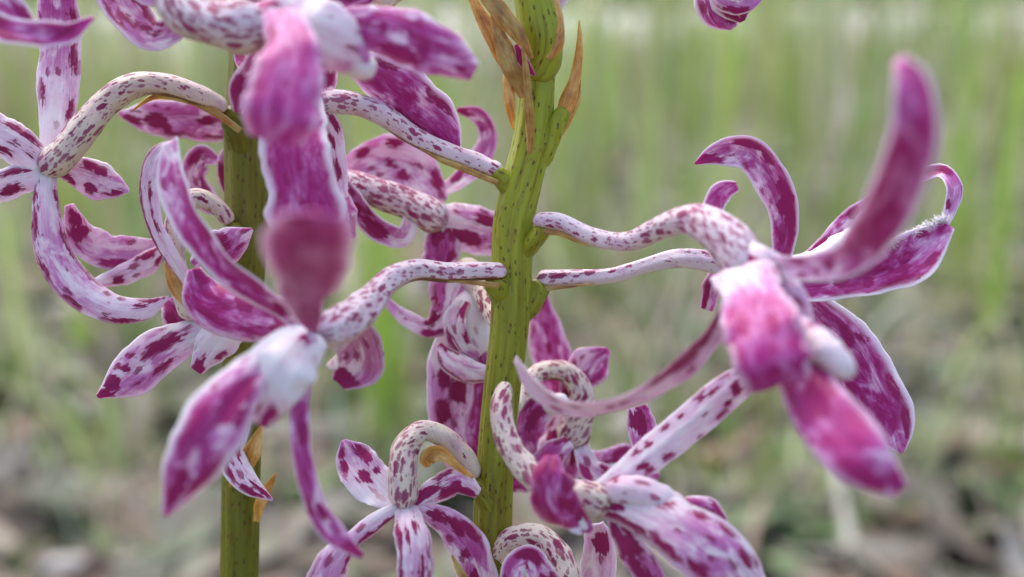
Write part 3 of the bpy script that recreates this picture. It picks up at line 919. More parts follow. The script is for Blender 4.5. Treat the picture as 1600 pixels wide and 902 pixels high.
# ---- lower right flower in front of the stem
f = flower(B, spike, [(790, 600, -6), (783, 638, -8), (793, 690, -9), (826, 737, -10), (872, 768, -11), (915, 778, -11), (955, 790, -11)],
           [26, 33, 38, 42, 52, 56, 60], mat=M_CREAM, label="lower right flower on a curved cream stalk crossing the stem", dens=(0.6, 0.9, 0.8, 1.0, 1.2), yel=0.15, rib=0.1)
petal(B, f, "petal", [(938, 768, -11), (985, 736, -11), (1058, 676, -11), (1120, 625, -11.5), (1168, 586, -12.5), (1196, 560, -14)], [34, 54, 64, 62, 48, 30],
      cup=-0.3, fold=-0.07, p=(0.05, 0.15, 0.22, 0.3), spots=26, smag=0.25, size=(0.5, 1.0), edge=0.65, ruff=0.02)
petal(B, f, "sepal", [(936, 778, -11), (1005, 800, -12.6), (1078, 838, -14.5), (1138, 890, -15), (1172, 960, -14)], [58, 84, 116, 122, 90],
      cup=-0.36, p=(0.08, 0.22, 0.42, 0.4), spots=8, smag=0.15, size=(0.8, 1.5), edge=0.85,
      marks=[(-0.55, 0.30, 0.5, 1.5), (0.75, 0.22, 0.6, 2.0), (0.7, 0.42, 0.7, 2.2), (0.55, 0.63, 0.6, 1.6), (-0.8, 0.62, 0.5, 1.4), (-0.6, 0.75, 0.6, 0.9), (0.5, 0.85, 0.6, 1.8)])
tube(B, f, "column", [(945, 768, -11), (998, 768, -11.6), (1040, 784, -11.8), (1078, 806, -11.6)], [40, 48, 46, 26], M_PETAL, kind='column', pink=(0.2, 0.25, 0.05), yel=0.1)
petal(B, f, "lip", [(1045, 800, -10), (1078, 794, -10.6), (1108, 802, -11), (1136, 838, -11)], [20, 44, 48, 20], p=(0.6, 0.65, 0.5), spots=4, smag=0.6, rim=0.6, cup=-0.35)
petal(B, f, "petal", [(955, 805, -11), (982, 850, -12), (1008, 890, -12), (1030, 940, -12)], [22, 46, 52, 46], p=(0.3, 0.45, 0.5), cup=-0.25, spots=4, smag=0.05,
      marks=[(-0.3, 0.35, 0.6, 2.0), (0.4, 0.6, 0.6, 2.2), (0.0, 0.85, 0.6, 2.0)], rim=0.5)
petal(B, f, "sepal", [(925, 830, -11.5), (893, 806, -13.5), (866, 775, -15), (860, 740, -15), (862, 712, -14)], [14, 62, 84, 66, 30],
      cup=-0.32, p=(0.75, 0.85, 0.75), spots=5, smag=0.4, size=(1.0, 2.0), edge=0.9, rim=0.3, ruff=0.09, fold=0.1)
petal(B, f, "petal", [(890, 800, -12), (900, 818, -12.6), (914, 830, -12.6)], [20, 34, 16], p=(0.05, 0.2), cup=0.3)
petal(B, f, "petal", [(930, 820, -4), (936, 865, -2), (926, 950, 0)], [30, 56, 60], p=(0.2, 0.3), spots=3, smag=0.4, cup=-0.3, size=(1.0, 1.8))
petal(B, f, "petal", [(975, 765, -4), (1000, 715, -3), (1004, 672, -2.4), (995, 636, -2)], [16, 26, 50, 34], p=(0.4, 0.5, 0.55), spots=6, smag=0.2, rim=0.7, cup=0.3, size=(0.8, 1.5))

# ---- flower behind the stem at right
f = flower(B, spike, [(800, 640, 4), (822, 600, 10), (850, 580, 12), (885, 582, 12.5), (908, 612, 12.5), (902, 660, 13), (886, 700, 13)],
           [28, 30, 32, 36, 42, 54, 60], mat=M_CREAM, label="blurred flower hanging behind the stem on a cream arched stalk", dens=(0.5, 0.9, 0.9, 0.8), yel=0.6, brown=[0.3, 1.0, 1.0, 0.2])
petal(B, f, "sepal", [(878, 640, 15), (866, 575, 17), (850, 510, 18), (848, 452, 18)], [30, 70, 54, 10], p=(0.6, 0.7, 0.65), spots=5, smag=0.5, cup=-0.2)
petal(B, f, "petal", [(885, 635, 14), (908, 590, 13.5), (932, 562, 13), (950, 546, 13)], [30, 58, 56, 10], p=(0.4, 0.65, 0.7), spots=4, smag=0.6, cup=0.2)
petal(B, f, "petal", [(868, 620, 11), (838, 645, 10), (824, 685, 10), (834, 716, 10.5)], [30, 54, 46, 12], p=(0.5, 0.8, 0.8), spots=4, smag=0.4, cup=-0.2)
petal(B, f, "lip", [(892, 650, 13), (880, 695, 12.6), (868, 745, 12.6)], [60, 90, 76], p=(0.15, 0.3, 0.6), spots=8, smag=0.2, cup=-0.35)
petal(B, f, "sepal", [(890, 710, 16), (940, 732, 17), (985, 712, 17.5), (1000, 700, 18)], [34, 60, 46, 10], p=(0.2, 0.5, 0.6), spots=4, smag=0.5, cup=0.2)
petal(B, f, "sepal", [(870, 730, 14), (830, 745, 13), (796, 752, 12)], [26, 40, 40], p=(0.7, 0.8), spots=2, smag=0.5)
petal(B, f, "petal", [(950, 735, 17), (1000, 740, 18), (1030, 745, 18)], [26, 36, 12], p=(0.4, 0.5), spots=2, smag=0.5)
tube(B, f, "column", [(885, 625, 11), (868, 632, 10), (850, 640, 9.6)], [30, 34, 24], M_PETAL, kind='column', pink=(0, 0), yel=0)

petal(B, f, "petal", [(890, 690, 10), (862, 712, 9), (842, 740, 9), (846, 770, 9.4)], [26, 48, 44, 12], p=(0.4, 0.6, 0.7), spots=5, smag=0.4, cup=-0.3, ruff=0.12)
petal(B, f, "petal", [(905, 700, 12), (925, 740, 11), (965, 757, 11), (1000, 748, 11)], [26, 44, 40, 10], p=(0.2, 0.35, 0.6), spots=5, smag=0.5, cup=0.3, ruff=0.12, roll=20)

# ---- bottom flower left of the stem
f = flower(B, spike, [(744, 748, -0.6), (724, 712, -1.2), (692, 682, -2), (658, 674, -3), (634, 700, -4), (629, 745, -5), (632, 796, -5)],
           [28, 34, 35, 37, 44, 48, 52], mat=M_CREAM, label="bottom flower nodding from an arched stalk left of the stem", dens=(0.1, 0.3, 0.6, 1.3, 1.5), yel=0.6, brown=[0.9, 0.8, 0.2, 0])
bract(B, f, [(738, 748, -3), (708, 724, -3.6), (686, 708, -3.8), (666, 718, -3.6), (668, 730, -3.4)], [8, 14, 24, 26, 8], M_BRACT)
petal(B, f, "sepal", [(626, 795, -5), (603, 775, -4), (572, 742, -3), (546, 706, -2), (536, 688, -2)], [22, 54, 72, 50, 8], p=(0.05, 0.12, 0.25, 0.5), cup=0.15, smag=0.35, spots=2,
      marks=[(-0.1, 0.55, 0.6, 0.9), (-0.6, 0.75, 0.5, 1.0), (0.6, 0.8, 0.7, 1.0), (0.5, 0.5, 0.4, 0.5)])
petal(B, f, "petal", [(622, 795, -5), (582, 820, -6), (546, 850, -7), (520, 882, -7.4), (504, 940, -7.4)], [24, 32, 36, 58, 70], p=(0.05, 0.2, 0.3, 0.35), cup=-0.3,
      marks=[(-0.8, 0.4, 0.4, 4.5), (0.9, 0.9, 0.4, 3)], smag=0.2, roll=10)
petal(B, f, "lip", [(634, 790, -5), (640, 820, -7.6), (647, 862, -8.8), (648, 940, -9)], [44, 58, 64, 66], p=(0.1, 0.2, 0.3), cup=-0.34, smag=0.15,
      marks=[(-0.3, 0.35, 0.30, 1.2), (0.25, 0.42, 0.25, 1.2), (0.75, 0.4, 0.4, 2.4), (-0.35, 0.72, 0.35, 1.2), (0.75, 0.78, 0.4, 2.2), (-0.9, 0.6, 0.4, 2.5)], fold=-0.04)
petal(B, f, "petal", [(646, 790, -4.6), (678, 768, -4), (715, 752, -3.6), (748, 772, -3)], [20, 46, 52, 20], p=(0.25, 0.4, 0.45), spots=3, smag=0.3, cup=-0.4,
      marks=[(0.55, 0.65, 0.6, 3.0), (-0.2, 0.3, 0.5, 1.5)], rim=0.4)
petal(B, f, "sepal", [(650, 792, -4.6), (690, 812, -4), (724, 842, -3.2), (742, 885, -2.8), (746, 940, -2.6)], [18, 42, 60, 70, 60], p=(0.25, 0.5, 0.6), spots=4, smag=0.2, cup=-0.25,
      marks=[(-0.2, 0.35, 0.6, 1.6)])
bract(B, f, [(742, 925, -4.4), (722, 898, -4.6), (706, 868, -4.4)], [10, 14, 3], M_BROWN)

# ---- bottom right, base of a lower flower
f = flower(B, spike, [(775, 880, 0), (800, 842, -2), (840, 838, -3), (872, 868, -4), (890, 930, -5)], [30, 38, 42, 46, 50], mat=M_CREAM,
           label="lowest cream stalk with dark dashes right of the stem", dens=(0.7, 0.8, 0.8), yel=0.4, brown=[0.4, 0.8, 0.6, 0])
petal(B, f, "petal", [(880, 940, -5), (850, 905, -6), (826, 872, -6), (806, 880, -6), (798, 940, -6)], [40, 46, 46, 40, 40], p=(0.5, 0.55), spots=6, smag=0.35, rim=0.8, cup=0.25)
bract(B, f, [(908, 905, -3), (890, 882, -3), (870, 858, -3)], [3, 12, 6], M_BRACT)

# ---- flower behind, left of the stem
f = flower(B, spike, [(790, 520, 1), (770, 490, 5), (752, 456, 7.5), (732, 424, 9), (724, 404, 9.4)], [28, 32, 36, 40, 40], mat=M_CREAM,
           label="blurred flower half hidden behind the stem at its left", dens=(0.7, 0.8, 0.5, 0.3), yel=0.3)
petal(B, f, "sepal", [(726, 415, 9.4), (712, 448, 8.6), (704, 486, 8.2), (672, 512, 9), (636, 498, 10), (600, 468, 11)], [36, 80, 66, 32, 26, 12], p=(0.5, 0.5, 0.35, 0.25), spots=4, smag=0.25, rim=0.5, cup=0.15)
petal(B, f, "sepal", [(736, 440, 11), (724, 530, 11), (714, 615, 11), (724, 690, 11.5), (738, 740, 12)], [60, 84, 100, 104, 60], p=(0.25, 0.3, 0.4, 0.5), spots=0, smag=0.05, cup=-0.1,
      marks=[(-0.05, 0.56, 1.1, 1.7), (0.5, 0.66, 1.0, 1.5), (-0.62, 0.66, 0.6, 0.9), (0.3, 0.85, 1.1, 1.4), (0.45, 0.5, 0.8, 1.2), (-0.95, 0.62, 0.4, 4)])
petal(B, f, "petal", [(760, 550, 8.4), (756, 630, 8.4), (748, 700, 8.6), (744, 722, 8.8)], [30, 48, 50, 16], p=(0.75, 0.82, 0.78), spots=2, smag=0.6, cup=-0.2)
petal(B, f, "petal", [(686, 538, 7), (702, 562, 6.4), (730, 578, 6), (768, 586, 6)], [12, 40, 42, 26], p=(0.2, 0.3, 0.25), marks=[(0.9, 0.5, 0.4, 4), (-0.9, 0.15, 0.5, 2.5)], smag=0.0, cup=-0.3)
tube(B, f, "column", [(745, 450, 9.4), (734, 500, 9), (742, 560, 8.8)], [50, 64, 52], M_PETAL, kind='column', pink=(0.1, 0.12, 0.1), yel=0.4, rib=0.0, bump=0.01)

petal(B, f, "petal", [(722, 500, 12), (700, 530, 13), (684, 590, 13), (676, 650, 13)], [30, 44, 36, 10], p=(0.6, 0.7, 0.6), spots=3, smag=0.4, roll=25, cup=0.2)
petal(B, f, "petal", [(725, 470, 7.4), (712, 500, 7), (724, 540, 7), (748, 556, 7.2)], [26, 40, 36, 10], p=(0.2, 0.3, 0.4), spots=4, smag=0.3, roll=-20, cup=0.3, ruff=0.12)

# ---- stalk to the upper left flower
f = flower(B, spike, [(785, 270, -1), (750, 256, -1), (700, 238, -1.6), (650, 215, -2), (602, 182, -3), (552, 162, -4), (505, 160, -5), (470, 168, -5.6)],
           [27, 30, 30, 33, 36, 37, 38, 38], label="upper flower on a spotted stalk running left from the stem", dens=(0.5, 0.5, 0.7, 1.0, 1.6), yel=0.3, brown=[0.5, 1.3, 0.2, 0])
petal(B, f, "sepal", [(548, 92, -6), (596, 122, -4), (646, 160, -2), (690, 198, -0.8), (719, 240, -0.5)], [40, 76, 92, 70, 5], p=(0.5, 0.65, 0.75, 0.75), rim=1.0, spots=5, smag=0.5, size=(0.8, 2.0), edge=0.9, cup=-0.22)
petal(B, f, "petal", [(512, 95, -3), (506, 125, -3), (492, 160, -4)], [30, 42, 36], p=(0.15, 0.2), spots=6, smag=0.2, size=(0.6, 1.0))
petal(B, f, "petal", [(495, 165, -6), (518, 198, -4.6), (528, 245, -3.6), (538, 310, -3)], [22, 32, 30, 12], p=(0.15, 0.25), spots=6, smag=0.3, size=(0.6, 1.2), roll=20)

petal(B, f, "sepal", [(452, 128, -9), (460, 190, -11.5), (468, 262, -12.5), (480, 335, -12.5), (486, 372, -12)], [84, 108, 118, 116, 90],
      cup=-0.12, p=(0.7, 0.72, 0.74, 0.8), mot=0.6, rim=1.0, spots=0, smag=0.5, ruff=0.1, wave=0.07)

# ---- big flower of the main spike that fills the left centre
f = flower(B, spike, [(792, 425, -2.4), (750, 424, -3), (700, 426, -4), (650, 422, -5.5), (612, 436, -7.5), (576, 474, -10), (536, 506, -13), (498, 522, -15)],
           [28, 30, 31, 33, 40, 52, 64, 64], label="big flower left of the stem with a white lip base", dens=(0.7, 0.7, 0.7, 0.9, 0.8), yel=0.35, brown=[1.1, 0.9, 0.0, 0], rib=0.12)
petal(B, f, "sepal", [(492, 522, -15), (480, 482, -21), (480, 425, -27), (484, 372, -30), (490, 335, -31)], [8, 70, 124, 136, 96],
      cup=[-0.2, -0.2, -0.12, -0.08, -0.05], p=(0.9, 0.92, 0.85, 0.8, 0.72), mot=0.45, rim=0.7, spots=0, ruff=0.1, wave=0.08)
petal(B, f, "petal", [(478, 505, -14.5), (405, 458, -15.5), (345, 408, -15.5), (298, 342, -14.5), (270, 280, -13.5), (268, 220, -12.5)], [40, 56, 62, 64, 60, 30],
      roll=48, p=(0.4, 0.7, 0.75, 0.55, 0.45), rim=1.0, spots=2, smag=0.5, cup=0.2)
petal(B, f, "petal", [(486, 515, -13), (425, 496, -10.5), (365, 484, -8.5), (318, 462, -7.4), (302, 420, -7)], [56, 80, 92, 78, 26], p=(0.3, 0.6, 0.8, 0.75), rim=0.6, spots=7, smag=0.7, size=(1.2, 2.4), cup=-0.3, edge=0.3)
petal(B, f, "lip", [(492, 522, -15), (440, 552, -18), (385, 602, -20.5), (336, 664, -22), (298, 730, -22), (256, 806, -21)], [60, 78, 84, 108, 98, 12],
      cup=-0.3, p=(0.0, 0.05, 0.4, 0.7, 0.62, 0.6), smag=0.75, marks=[(-0.05, 0.50, 0.8, 3.2), (0.55, 0.66, 0.6, 2.6), (-0.65, 0.80, 0.7, 2.4), (0.1, 0.88, 0.7, 2.0), (-0.5, 0.55, 0.4, 1.2)], rim=1.0, ruff=0.13, wave=0.08, fold=0.1)
petal(B, f, "lip_lobe", [(492, 520, -16), (446, 578, -19.5), (404, 664, -19)], [70, 112, 40], p=(0.12, 0.08, 0.06, 0.25), marks=[(0.15, 0.16, 0.5, 0.9), (-0.35, 0.94, 0.6, 1.4), (0.6, 0.86, 0.6, 1.4)], smag=0.9, cup=-0.34, ruff=0.1)
petal(B, f, "petal", [(494, 535, -15), (469, 610, -17), (467, 690, -18), (484, 770, -18), (520, 836, -17), (566, 870, -16)], [36, 44, 40, 44, 44, 12],
      roll=35, p=(0.45, 0.7, 0.65, 0.75), spots=5, smag=0.7, cup=0.15, edge=0.4)
petal(B, f, "sepal", [(522, 512, -12), (552, 540, -9.5), (552, 575, -8.6), (530, 600, -8.4)], [60, 104, 92, 30], p=(0.35, 0.4, 0.5), marks=[(0.1, 0.92, 2.6, 0.9), (-0.9, 0.5, 0.5, 2)], smag=0.4, cup=0.4, yel=0.3)

# ---- hanging bud at the top
f = flower(B, spike, [(832, -140, 2), (900, -190, 2), (1000, -205, 2), (1085, -170, 2), (1125, -110, 2), (1132, -60, 2)], [28, 30, 32, 34, 38, 40], label="small bud hanging from the top edge at the right")
petal(B, f, "sepal", [(1132, -80, 3.4), (1118, -30, 2.6), (1130, 20, 2.2), (1146, 44, 2.0)], [40, 86, 84, 14], cup=-0.5, p=(0.4, 0.5, 0.7), spots=9, smag=0.15, rim=0.9, size=(1.0, 1.8))
petal(B, f, "sepal", [(1138, -80, 0.6), (1142, -30, 0.4), (1150, 10, 0.6), (1160, 34, 0.8)], [40, 82, 74, 12], cup=-0.4, p=(0.3, 0.5, 0.7), spots=6, smag=0.15, rim=0.9, size=(1.0, 1.8))
petal(B, f, "petal", [(1110, -50, -0.6), (1130, -4, -1), (1160, 8, -1), (1196, -8, -0.6)], [30, 40, 34, 6], cup=-0.25, p=(0.4, 0.4), rim=0.8, spots=2, smag=0.4)
# a petal tip of a bud hidden behind the top bracts
petal(B, spike, "bud_tip_or_gap_shade", [(892, -60, 4), (878, -10, 4), (868, 26, 4)], [24, 26, 4], p=(0.1, 0.15), spots=4, smag=0.4, size=(0.4, 0.7))

# ---------------- left-hand spike, a little farther back
pb2, BL = ground_under(372, 1000, 7)
spike2 = plant("orchid", BL, "olive stemmed orchid spike partly hidden behind a big blurred magenta petal", "orchid", "flowering orchid spikes")
B = BL
tube(B, spike2, "stem", [(400, -300, 6), (394, -120, 6), (390, 40, 6), (387, 120, 6), (384, 200, 6), (386, 300, 6), (385, 380, 6), (380, 460, 6), (379, 600, 6.4), (377, 750, 6.7), (374, 902, 7), (372, 1000, 7), pb2.lerp(BL, 0.5), BL],
     [50, 54, 58, 60, 64, 66, 66, 62, 60, 60, 60, 60, 70, 80], M_STEM2, dens=(0.4, 0.55, 0.6, 0.5, 0.4, 0.35) + (0.2,) * 14, kind='stem', rib=0.09, nrib=7, m=220, r=36, bump=0.02)
node(B, spike2, [(382, 250, 5.5), (372, 205, 4.4), (360, 180, 3.6), (350, 170, 3)], [44, 46, 36, 28], 0.4, M_STEM2)
node(B, spike2, [(384, 430, 5.5), (374, 395, 4.4), (366, 362, 3.4), (358, 348, 3)], [40, 42, 34, 26], 0.3, M_STEM2)
bract(B, spike2, [(382, 735, 3.2), (393, 708, 2.6), (408, 666, 2.6)], [18, 30, 4], M_BRACT)
bract(B, spike2, [(400, 815, 3.8), (410, 778, 3.4), (432, 740, 3.2)], [10, 20, 3], M_BRACT)
bract(B, spike2, [(366, 760, 3), (358, 700, 2.6), (362, 668, 3)], [14, 16, 4], M_BRACT)

# ---- sharp arched flower at left
f = flower(B, spike2, [(354, 170, 3), (312, 150, 1), (262, 133, 0), (212, 133, -1), (168, 160, -1), (132, 200, -2), (96, 244, -2), (62, 268, -2)],
           [28, 34, 37, 40, 44, 49, 52, 46], mat=M_CREAM, label="flower at the left edge on a sharp arched spotted stalk", dens=(0.4, 0.6, 0.9, 0.6, 1.3), yel=0.7, brown=[0.9, 0.6, 0.1, 0])
bract(B, f, [(376, 205, 2.4), (330, 172, 1), (285, 154, 0.4), (240, 152, 0.4), (208, 172, 0.6)], [10, 14, 13, 9, 3], M_BROWN, cup=-0.3)
petal(B, f, "sepal", [(78, 262, -1.4), (85, 215, -0.4), (90, 150, 1), (93, 70, 2), (86, -50, 2.4)], [24, 44, 62, 68, 56], p=(0.0, 0.12, 0.28, 0.45, 0.7), spots=3, smag=0.2, cup=-0.22, size=(0.7, 1.2), edge=0.9,
      marks=[(0.65, 0.55, 0.5, 1.6), (0.7, 0.3, 0.45, 1.2), (-0.75, 0.4, 0.35, 1.6), (-0.1, 0.65, 0.35, 0.6), (0.7, 0.75, 0.5, 1.2)], rim=0.5)
petal(B, f, "petal", [(74, 262, -2), (34, 234, -3), (-25, 196, -4)], [36, 62, 70], p=(0.0, 0.05, 0.1), smag=0.0, cup=-0.25, marks=[(0.1, 0.4, 0.3, 1.4), (0.75, 0.5, 0.45, 2.6), (-0.5, 0.6, 0.35, 1.0)])
petal(B, f, "sepal", [(70, 272, -2), (28, 282, -3), (-25, 300, -3)], [32, 50, 60], p=(0.0, 0.1), smag=0.0, cup=-0.25, marks=[(-0.4, 0.6, 0.5, 1.8), (0.6, 0.45, 0.3, 1.8)])
petal(B, f, "petal", [(98, 265, 0), (138, 276, 1), (172, 290, 1.2), (202, 299, 1.2)], [28, 62, 48, 5], p=(0.15, 0.35, 0.45), smag=0.4, spots=2, edge=0.6, size=(0.8, 1.4), cup=-0.15,
      marks=[(0.5, 0.45, 0.6, 0.8), (-0.5, 0.5, 0.5, 0.7), (0.5, 0.8, 0.4, 1.2)])
petal(B, f, "lip", [(72, 270, -2), (72, 330, -3), (86, 400, -3.2), (126, 455, -3.2), (180, 484, -3.2), (226, 484, -2.8), (264, 464, -2.4)], [34, 46, 58, 60, 48, 38, 4],
      cup=-0.28, p=(0.06, 0.22, 0.38, 0.3, 0.15, 0.12), smag=0.05, rim=0.4, fold=-0.03,
      marks=[(0.9, 0.10, 0.4, 1.4), (0.88, 0.24, 0.5, 2.0), (0.88, 0.42, 0.5, 1.6), (0.85, 0.58, 0.45, 1.3), (0.8, 0.78, 0.4, 1.8), (-0.9, 0.12, 0.4, 1.2), (-0.9, 0.35, 0.5, 2.6), (-0.92, 0.55, 0.35, 2.0), (-0.4, 0.86, 0.25, 0.8), (-0.8, 0.93, 0.35, 1.4)])
petal(B, f, "petal", [(108, 320, 3), (128, 372, 5), (172, 394, 6), (215, 392, 6.4), (250, 378, 6.6)], [16, 50, 56, 44, 10], p=(0.3, 0.35, 0.3), spots=4, smag=0.6, cup=0.15, rim=0.5)
petal(B, f, "petal", [(140, 445, 5), (190, 430, 5), (235, 408, 5), (256, 386, 5.4)], [12, 34, 36, 14], p=(0.25, 0.2), spots=3, smag=0.2, cup=-0.25)

# ---- flower beyond the top left corner, its petals blurred near the lens
f = flower(B, spike2, [(394, -130, 6), (300, -190, 0), (150, -190, -8), (20, -140, -13), (-60, -40, -15)], [34, 40, 46, 54, 60], label="blurred magenta petals of a flower beyond the top left corner")
petal(B, f, "sepal", [(-80, 10, -15), (-10, 42, -16.5), (50, 54, -17), (105, 52, -16.6), (146, 28, -16)], [50, 48, 44, 36, 6], p=(0.75, 0.85, 0.85, 0.6), spots=0, roll=20, rim=1.0, cup=0.25)
petal(B, f, "petal", [(-80, -60, -15), (-20, -10, -15.5), (25, 22, -16), (52, 40, -16)], [50, 56, 50, 14], p=(0.7, 0.75, 0.7), spots=2, smag=0.9, rim=0.8, cup=0.2)

# ---- large blurred flower at top left
f = flower(B, spike2, [(392, -60, 5), (350, -100, -2), (295, -80, -9), (272, -25, -13), (290, 18, -14.5), (340, 36, -15), (385, 44, -15.2), (425, 50, -15.2)], [36, 42, 54, 66, 78, 86, 88, 76],
           label="large blurred flower at the top with a white column", dens=(0.5, 0.7, 1.1, 1.2, 1.3), yel=0.8)
petal(B, f, "lip_lobe", [(385, 30, -14.6), (455, 44, -17), (520, 66, -18), (570, 104, -17)], [60, 128, 118, 40], p=(0.5, 0.3, 0.18, 0.2, 0.4), cup=-0.34, spots=0, marks=[(0.75, 0.7, 0.35, 1.2), (-0.1, 0.12, 0.3, 1.8), (-0.6, 0.2, 0.35, 2.0), (0.4, 0.25, 0.3, 1.8)], smag=0.5, rim=0.2, yel=0.1, ruff=0.1)
tube(B, f, "column", [(500, 66, -15), (540, 88, -16), (570, 108, -16.4), (582, 120, -16.4)], [50, 52, 46, 34], M_PETAL, kind='column', pink=(0.1, 0.0, 0.0), yel=0.6)
petal(B, f, "lip", [(505, 38, -16), (575, 46, -17.4), (638, 62, -18), (690, 84, -18), (742, 112, -17.4)], [44, 72, 92, 82, 34], p=(0.15, 0.65, 0.6, 0.6, 0.4), smag=0.8, rim=0.3,
      marks=[(-0.2, 0.42, 0.5, 0.5), (0.1, 0.68, 0.5, 0.6), (0.6, 0.55, 0.9, 2.5), (0.3, 0.92, 0.4, 0.6)], cup=-0.2)
petal(B, f, "sepal", [(440, 15, -19), (452, 75, -21.5), (448, 130, -22.5), (438, 182, -23), (430, 222, -22.5)], [60, 96, 116, 118, 90], cup=[-0.2, -0.2, -0.16, -0.12, -0.1], p=(0.45, 0.62, 0.7, 0.72, 0.7), mot=0.45, smag=0.8, spots=1, rim=0.5, ruff=0.06, wave=0.06)
petal(B, f, "sepal", [(300, 10, -12), (276, 44, -10), (240, 56, -9), (200, 22, -8), (166, -30, -7), (150, -80, -6)], [20, 44, 56, 66, 64, 40], p=(0.35, 0.4, 0.4, 0.4), smag=0.35, rim=0.6, cup=0.25,
      marks=[(0.75, 0.5, 0.5, 5.5), (-0.2, 0.55, 0.35, 1.6), (-0.7, 0.6, 0.35, 2.0), (-0.3, 0.75, 0.4, 2.0), (0.1, 0.4, 0.3, 1.6)], roll=-15)
petal(B, f, "petal", [(290, -30, -12), (250, -15, -11), (215, -25, -10), (190, -70, -9)], [20, 46, 50, 40], p=(0.3, 0.4), smag=0.35, spots=5, cup=0.2)
petal(B, f, "petal", [(450, -30, -8), (510, -6, -6), (560, -8, -5), (610, -28, -4)], [30, 46, 46, 14], p=(0.8, 0.85), smag=0.3, spots=4, cup=-0.2)
tube(B, f, "anther_cap", [(572, -20, -3), (600, -2, -2.6), (632, -18, -2.4)], [26, 34, 22], M_CREAM, dens=(0.4, 0.4), m=30, r=20)
petal(B, f, "petal", [(410, 90, -6), (395, 115, -1), (378, 95, 1), (368, 70, 2)], [20, 24, 22, 8], p=(0.8, 0.9), smag=0.1, spots=2)

petal(B, f, "petal", [(420, 60, -12), (400, 100, -10), (378, 140, -9), (372, 176, -9)], [24, 40, 42, 14], p=(0.3, 0.5, 0.55), smag=0.5, spots=5, cup=-0.25, ruff=0.1)
petal(B, f, "petal", [(330, -30, -10), (360, -20, -8), (420, -12, -7), (470, -24, -6)], [24, 36, 40, 16], p=(0.4, 0.5), smag=0.3, spots=6, cup=0.2)

# ---- flowers behind the left stem
f = flower(B, spike2, [(392, 260, 7), (410, 235, 12), (400, 205, 15), (375, 198, 15)], [26, 30, 32, 34], label="pink petal with crimson blotches behind the left stem")
petal(B, f, "sepal", [(372, 196, 14), (330, 190, 13), (280, 186, 12), (230, 184, 12), (186, 178, 12)], [40, 62, 66, 52, 8], p=(0.5, 0.5, 0.45, 0.5), smag=0.0, cup=-0.15,
      marks=[(0.0, 0.27, 0.5, 1.3), (-0.1, 0.68, 0.9, 1.4), (-0.8, 0.15, 0.4, 2.5), (-0.85, 0.5, 0.5, 2.6), (-0.55, 0.58, 0.6, 0.7), (-0.4, 0.88, 0.5, 1.2)])
petal(B, f, "petal", [(360, 340, 12), (318, 308, 12), (302, 275, 12), (316, 246, 12), (340, 250, 12)], [16, 40, 42, 40, 14], p=(0.5, 0.6, 0.5), smag=0.6, spots=4, rim=0.8, cup=0.2)
petal(B, f, "petal", [(362, 310, 10), (352, 290, 10), (350, 250, 10), (358, 225, 10)], [12, 16, 20, 8], p=(0.7, 0.2), smag=0.3, spots=2)

f = flower(B, spike2, [(362, 350, 3.4), (338, 322, 2.6), (306, 310, 2), (282, 330, 2), (272, 370, 2), (276, 420, 2), (292, 470, 2), (306, 500, 2)], [24, 28, 32, 33, 34, 36, 40, 44], mat=M_CREAM,
           label="lower left flower with a hairy tipped lip", dens=(0.6, 0.7, 0.5, 0.7), yel=0.4, brown=[0.8, 0.3, 0, 0])
bract(B, f, [(300, 480, 1), (278, 448, 0.6), (266, 405, 0.6), (262, 392, 0.8)], [20, 30, 18, 4], M_BRACT)
petal(B, f, "sepal", [(304, 460, 0), (268, 405, -1), (238, 345, -1), (230, 285, -1), (246, 240, -1), (276, 222, -1)], [24, 34, 38, 40, 36, 16], roll=42, p=(0.2, 0.15, 0.2, 0.3), smag=0.0, rim=0.4,
      marks=[(-0.85, 0.5, 0.4, 8.0), (0.3, 0.45, 0.25, 1.2), (0.3, 0.65, 0.25, 1.2)], cup=-0.2)
petal(B, f, "petal", [(300, 412, -3), (338, 390, -3.4), (368, 376, -3.4), (394, 358, -3)], [16, 60, 50, 6], p=(0.55, 0.6, 0.6), smag=0.5, spots=2, rim=0.6, cup=-0.2)
petal(B, f, "petal", [(264, 468, 3), (284, 496, 2.6), (312, 525, 2.4)], [34, 56, 44], p=(0.75, 0.8), smag=0.4, spots=3, rim=0.8)
petal(B, f, "lip", [(345, 525, 2), (302, 524, 1.6), (252, 548, 1), (202, 588, 0.4), (152, 620, 0)], [36, 52, 78, 70, 8], p=(0.05, 0.25, 0.4, 0.4, 0.5), smag=0.35, cup=-0.2, rim=0.8,
      marks=[(0.2, 0.42, 0.7, 2.6), (0.35, 0.72, 0.35, 0.5), (0.55, 0.62, 0.35, 0.5), (0.7, 0.76, 0.35, 0.6), (0.2, 0.86, 0.9, 1.0), (-0.6, 0.5, 0.35, 1.8), (-0.5, 0.68, 0.3, 1.2), (-0.4, 0.95, 0.8, 1.0)])
petal(B, f, "lip_lobe", [(372, 500, 1), (338, 535, 1), (306, 580, 1)], [46, 66, 22], p=(0.0, 0.05, 0.3), marks=[(0.0, 0.95, 0.7, 1.2), (-0.7, 0.6, 0.4, 0.9)], smag=0.5, cup=-0.25)
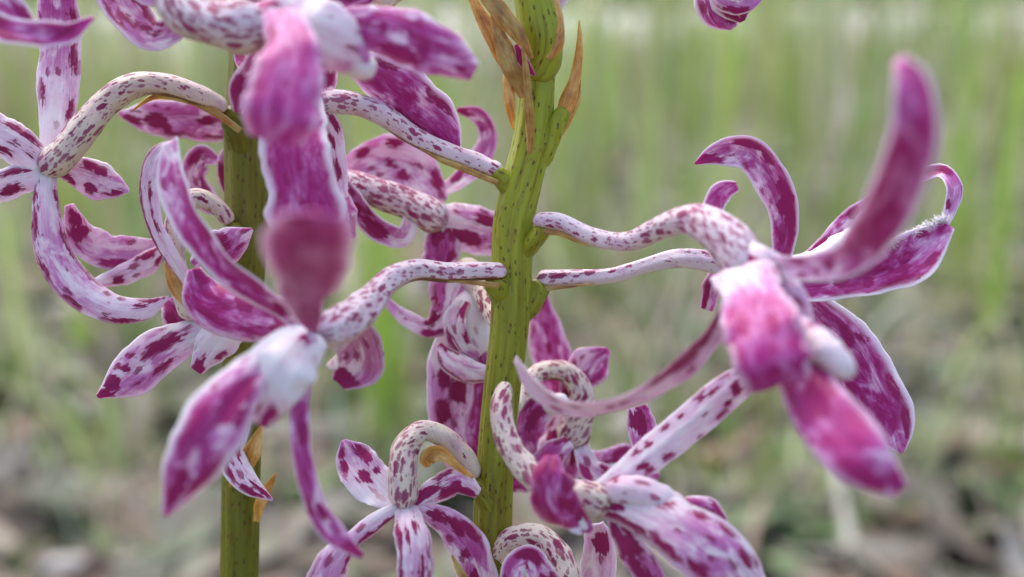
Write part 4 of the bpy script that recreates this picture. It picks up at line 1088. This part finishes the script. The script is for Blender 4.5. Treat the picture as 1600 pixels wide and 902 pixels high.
petal(B, f, "petal", [(366, 580, 4), (374, 650, 2.6), (360, 705, 1.6), (384, 752, 0.6), (426, 782, 0.4)], [22, 38, 46, 38, 4], p=(0.25, 0.25, 0.2, 0.25), smag=0.1, rim=0.7, cup=-0.2,
      marks=[(-0.4, 0.35, 0.6, 1.6), (0.2, 0.55, 0.3, 1.6), (-0.5, 0.55, 0.35, 1.6), (0.6, 0.65, 0.35, 1.4), (-0.3, 0.88, 0.35, 1.8), (0.5, 0.85, 0.4, 1.6)])

# ---- flower in the gap between the stems
f = flower(B, spike2, [(395, 330, 7), (440, 290, 11), (500, 278, 11), (545, 288, 11), (590, 302, 11), (645, 322, 11), (698, 350, 11)], [28, 34, 42, 48, 52, 54, 62],
           label="soft spotted flower in the gap between the two stems", dens=(0.5, 0.8, 1.3, 1.4, 1.4), yel=1.0)
petal(B, f, "sepal", [(690, 318, 13), (664, 278, 13.5), (622, 250, 14), (572, 256, 14), (536, 284, 14)], [24, 64, 80, 66, 20], p=(0.3, 0.35, 0.3), smag=0.5, spots=3, rim=0.4, cup=0.2,
      marks=[(0.6, 0.75, 0.6, 0.8), (0.65, 0.55, 0.6, 0.8), (-0.4, 0.4, 0.4, 1.2)])
petal(B, f, "petal", [(680, 306, 15), (718, 282, 15), (748, 254, 15), (764, 214, 15), (748, 180, 15), (714, 172, 15)], [14, 34, 40, 36, 30, 12], roll=25, p=(0.2, 0.35, 0.5, 0.45), smag=0.6, spots=4, rim=0.6, cup=0.2)
petal(B, f, "petal", [(686, 345, 11), (728, 356, 11), (772, 366, 11), (805, 368, 11)], [56, 78, 74, 60], p=(0.2, 0.45, 0.5), smag=0.15, cup=-0.25, rim=0.6, marks=[(-0.5, 0.6, 0.7, 1.8), (0.35, 0.4, 0.8, 2.0), (0.6, 0.85, 0.7, 1.5)])
petal(B, f, "sepal", [(620, 305, 12), (640, 345, 10), (628, 370, 9), (592, 358, 9), (562, 326, 9), (540, 286, 9.4)], [18, 26, 34, 38, 40, 20], p=(0.3, 0.5, 0.55, 0.4), smag=0.2, spots=4, rim=0.9, cup=0.2, roll=20)
petal(B, f, "lip", [(692, 356, 11), (690, 388, 11), (684, 425, 11)], [46, 60, 50], p=(0.6, 0.75), smag=0.3, spots=4, cup=-0.25)
petal(B, f, "petal", [(522, 290, 7), (536, 335, 6), (552, 372, 6)], [30, 46, 8], p=(0.6, 0.6), smag=0.4, spots=2, cup=-0.1)
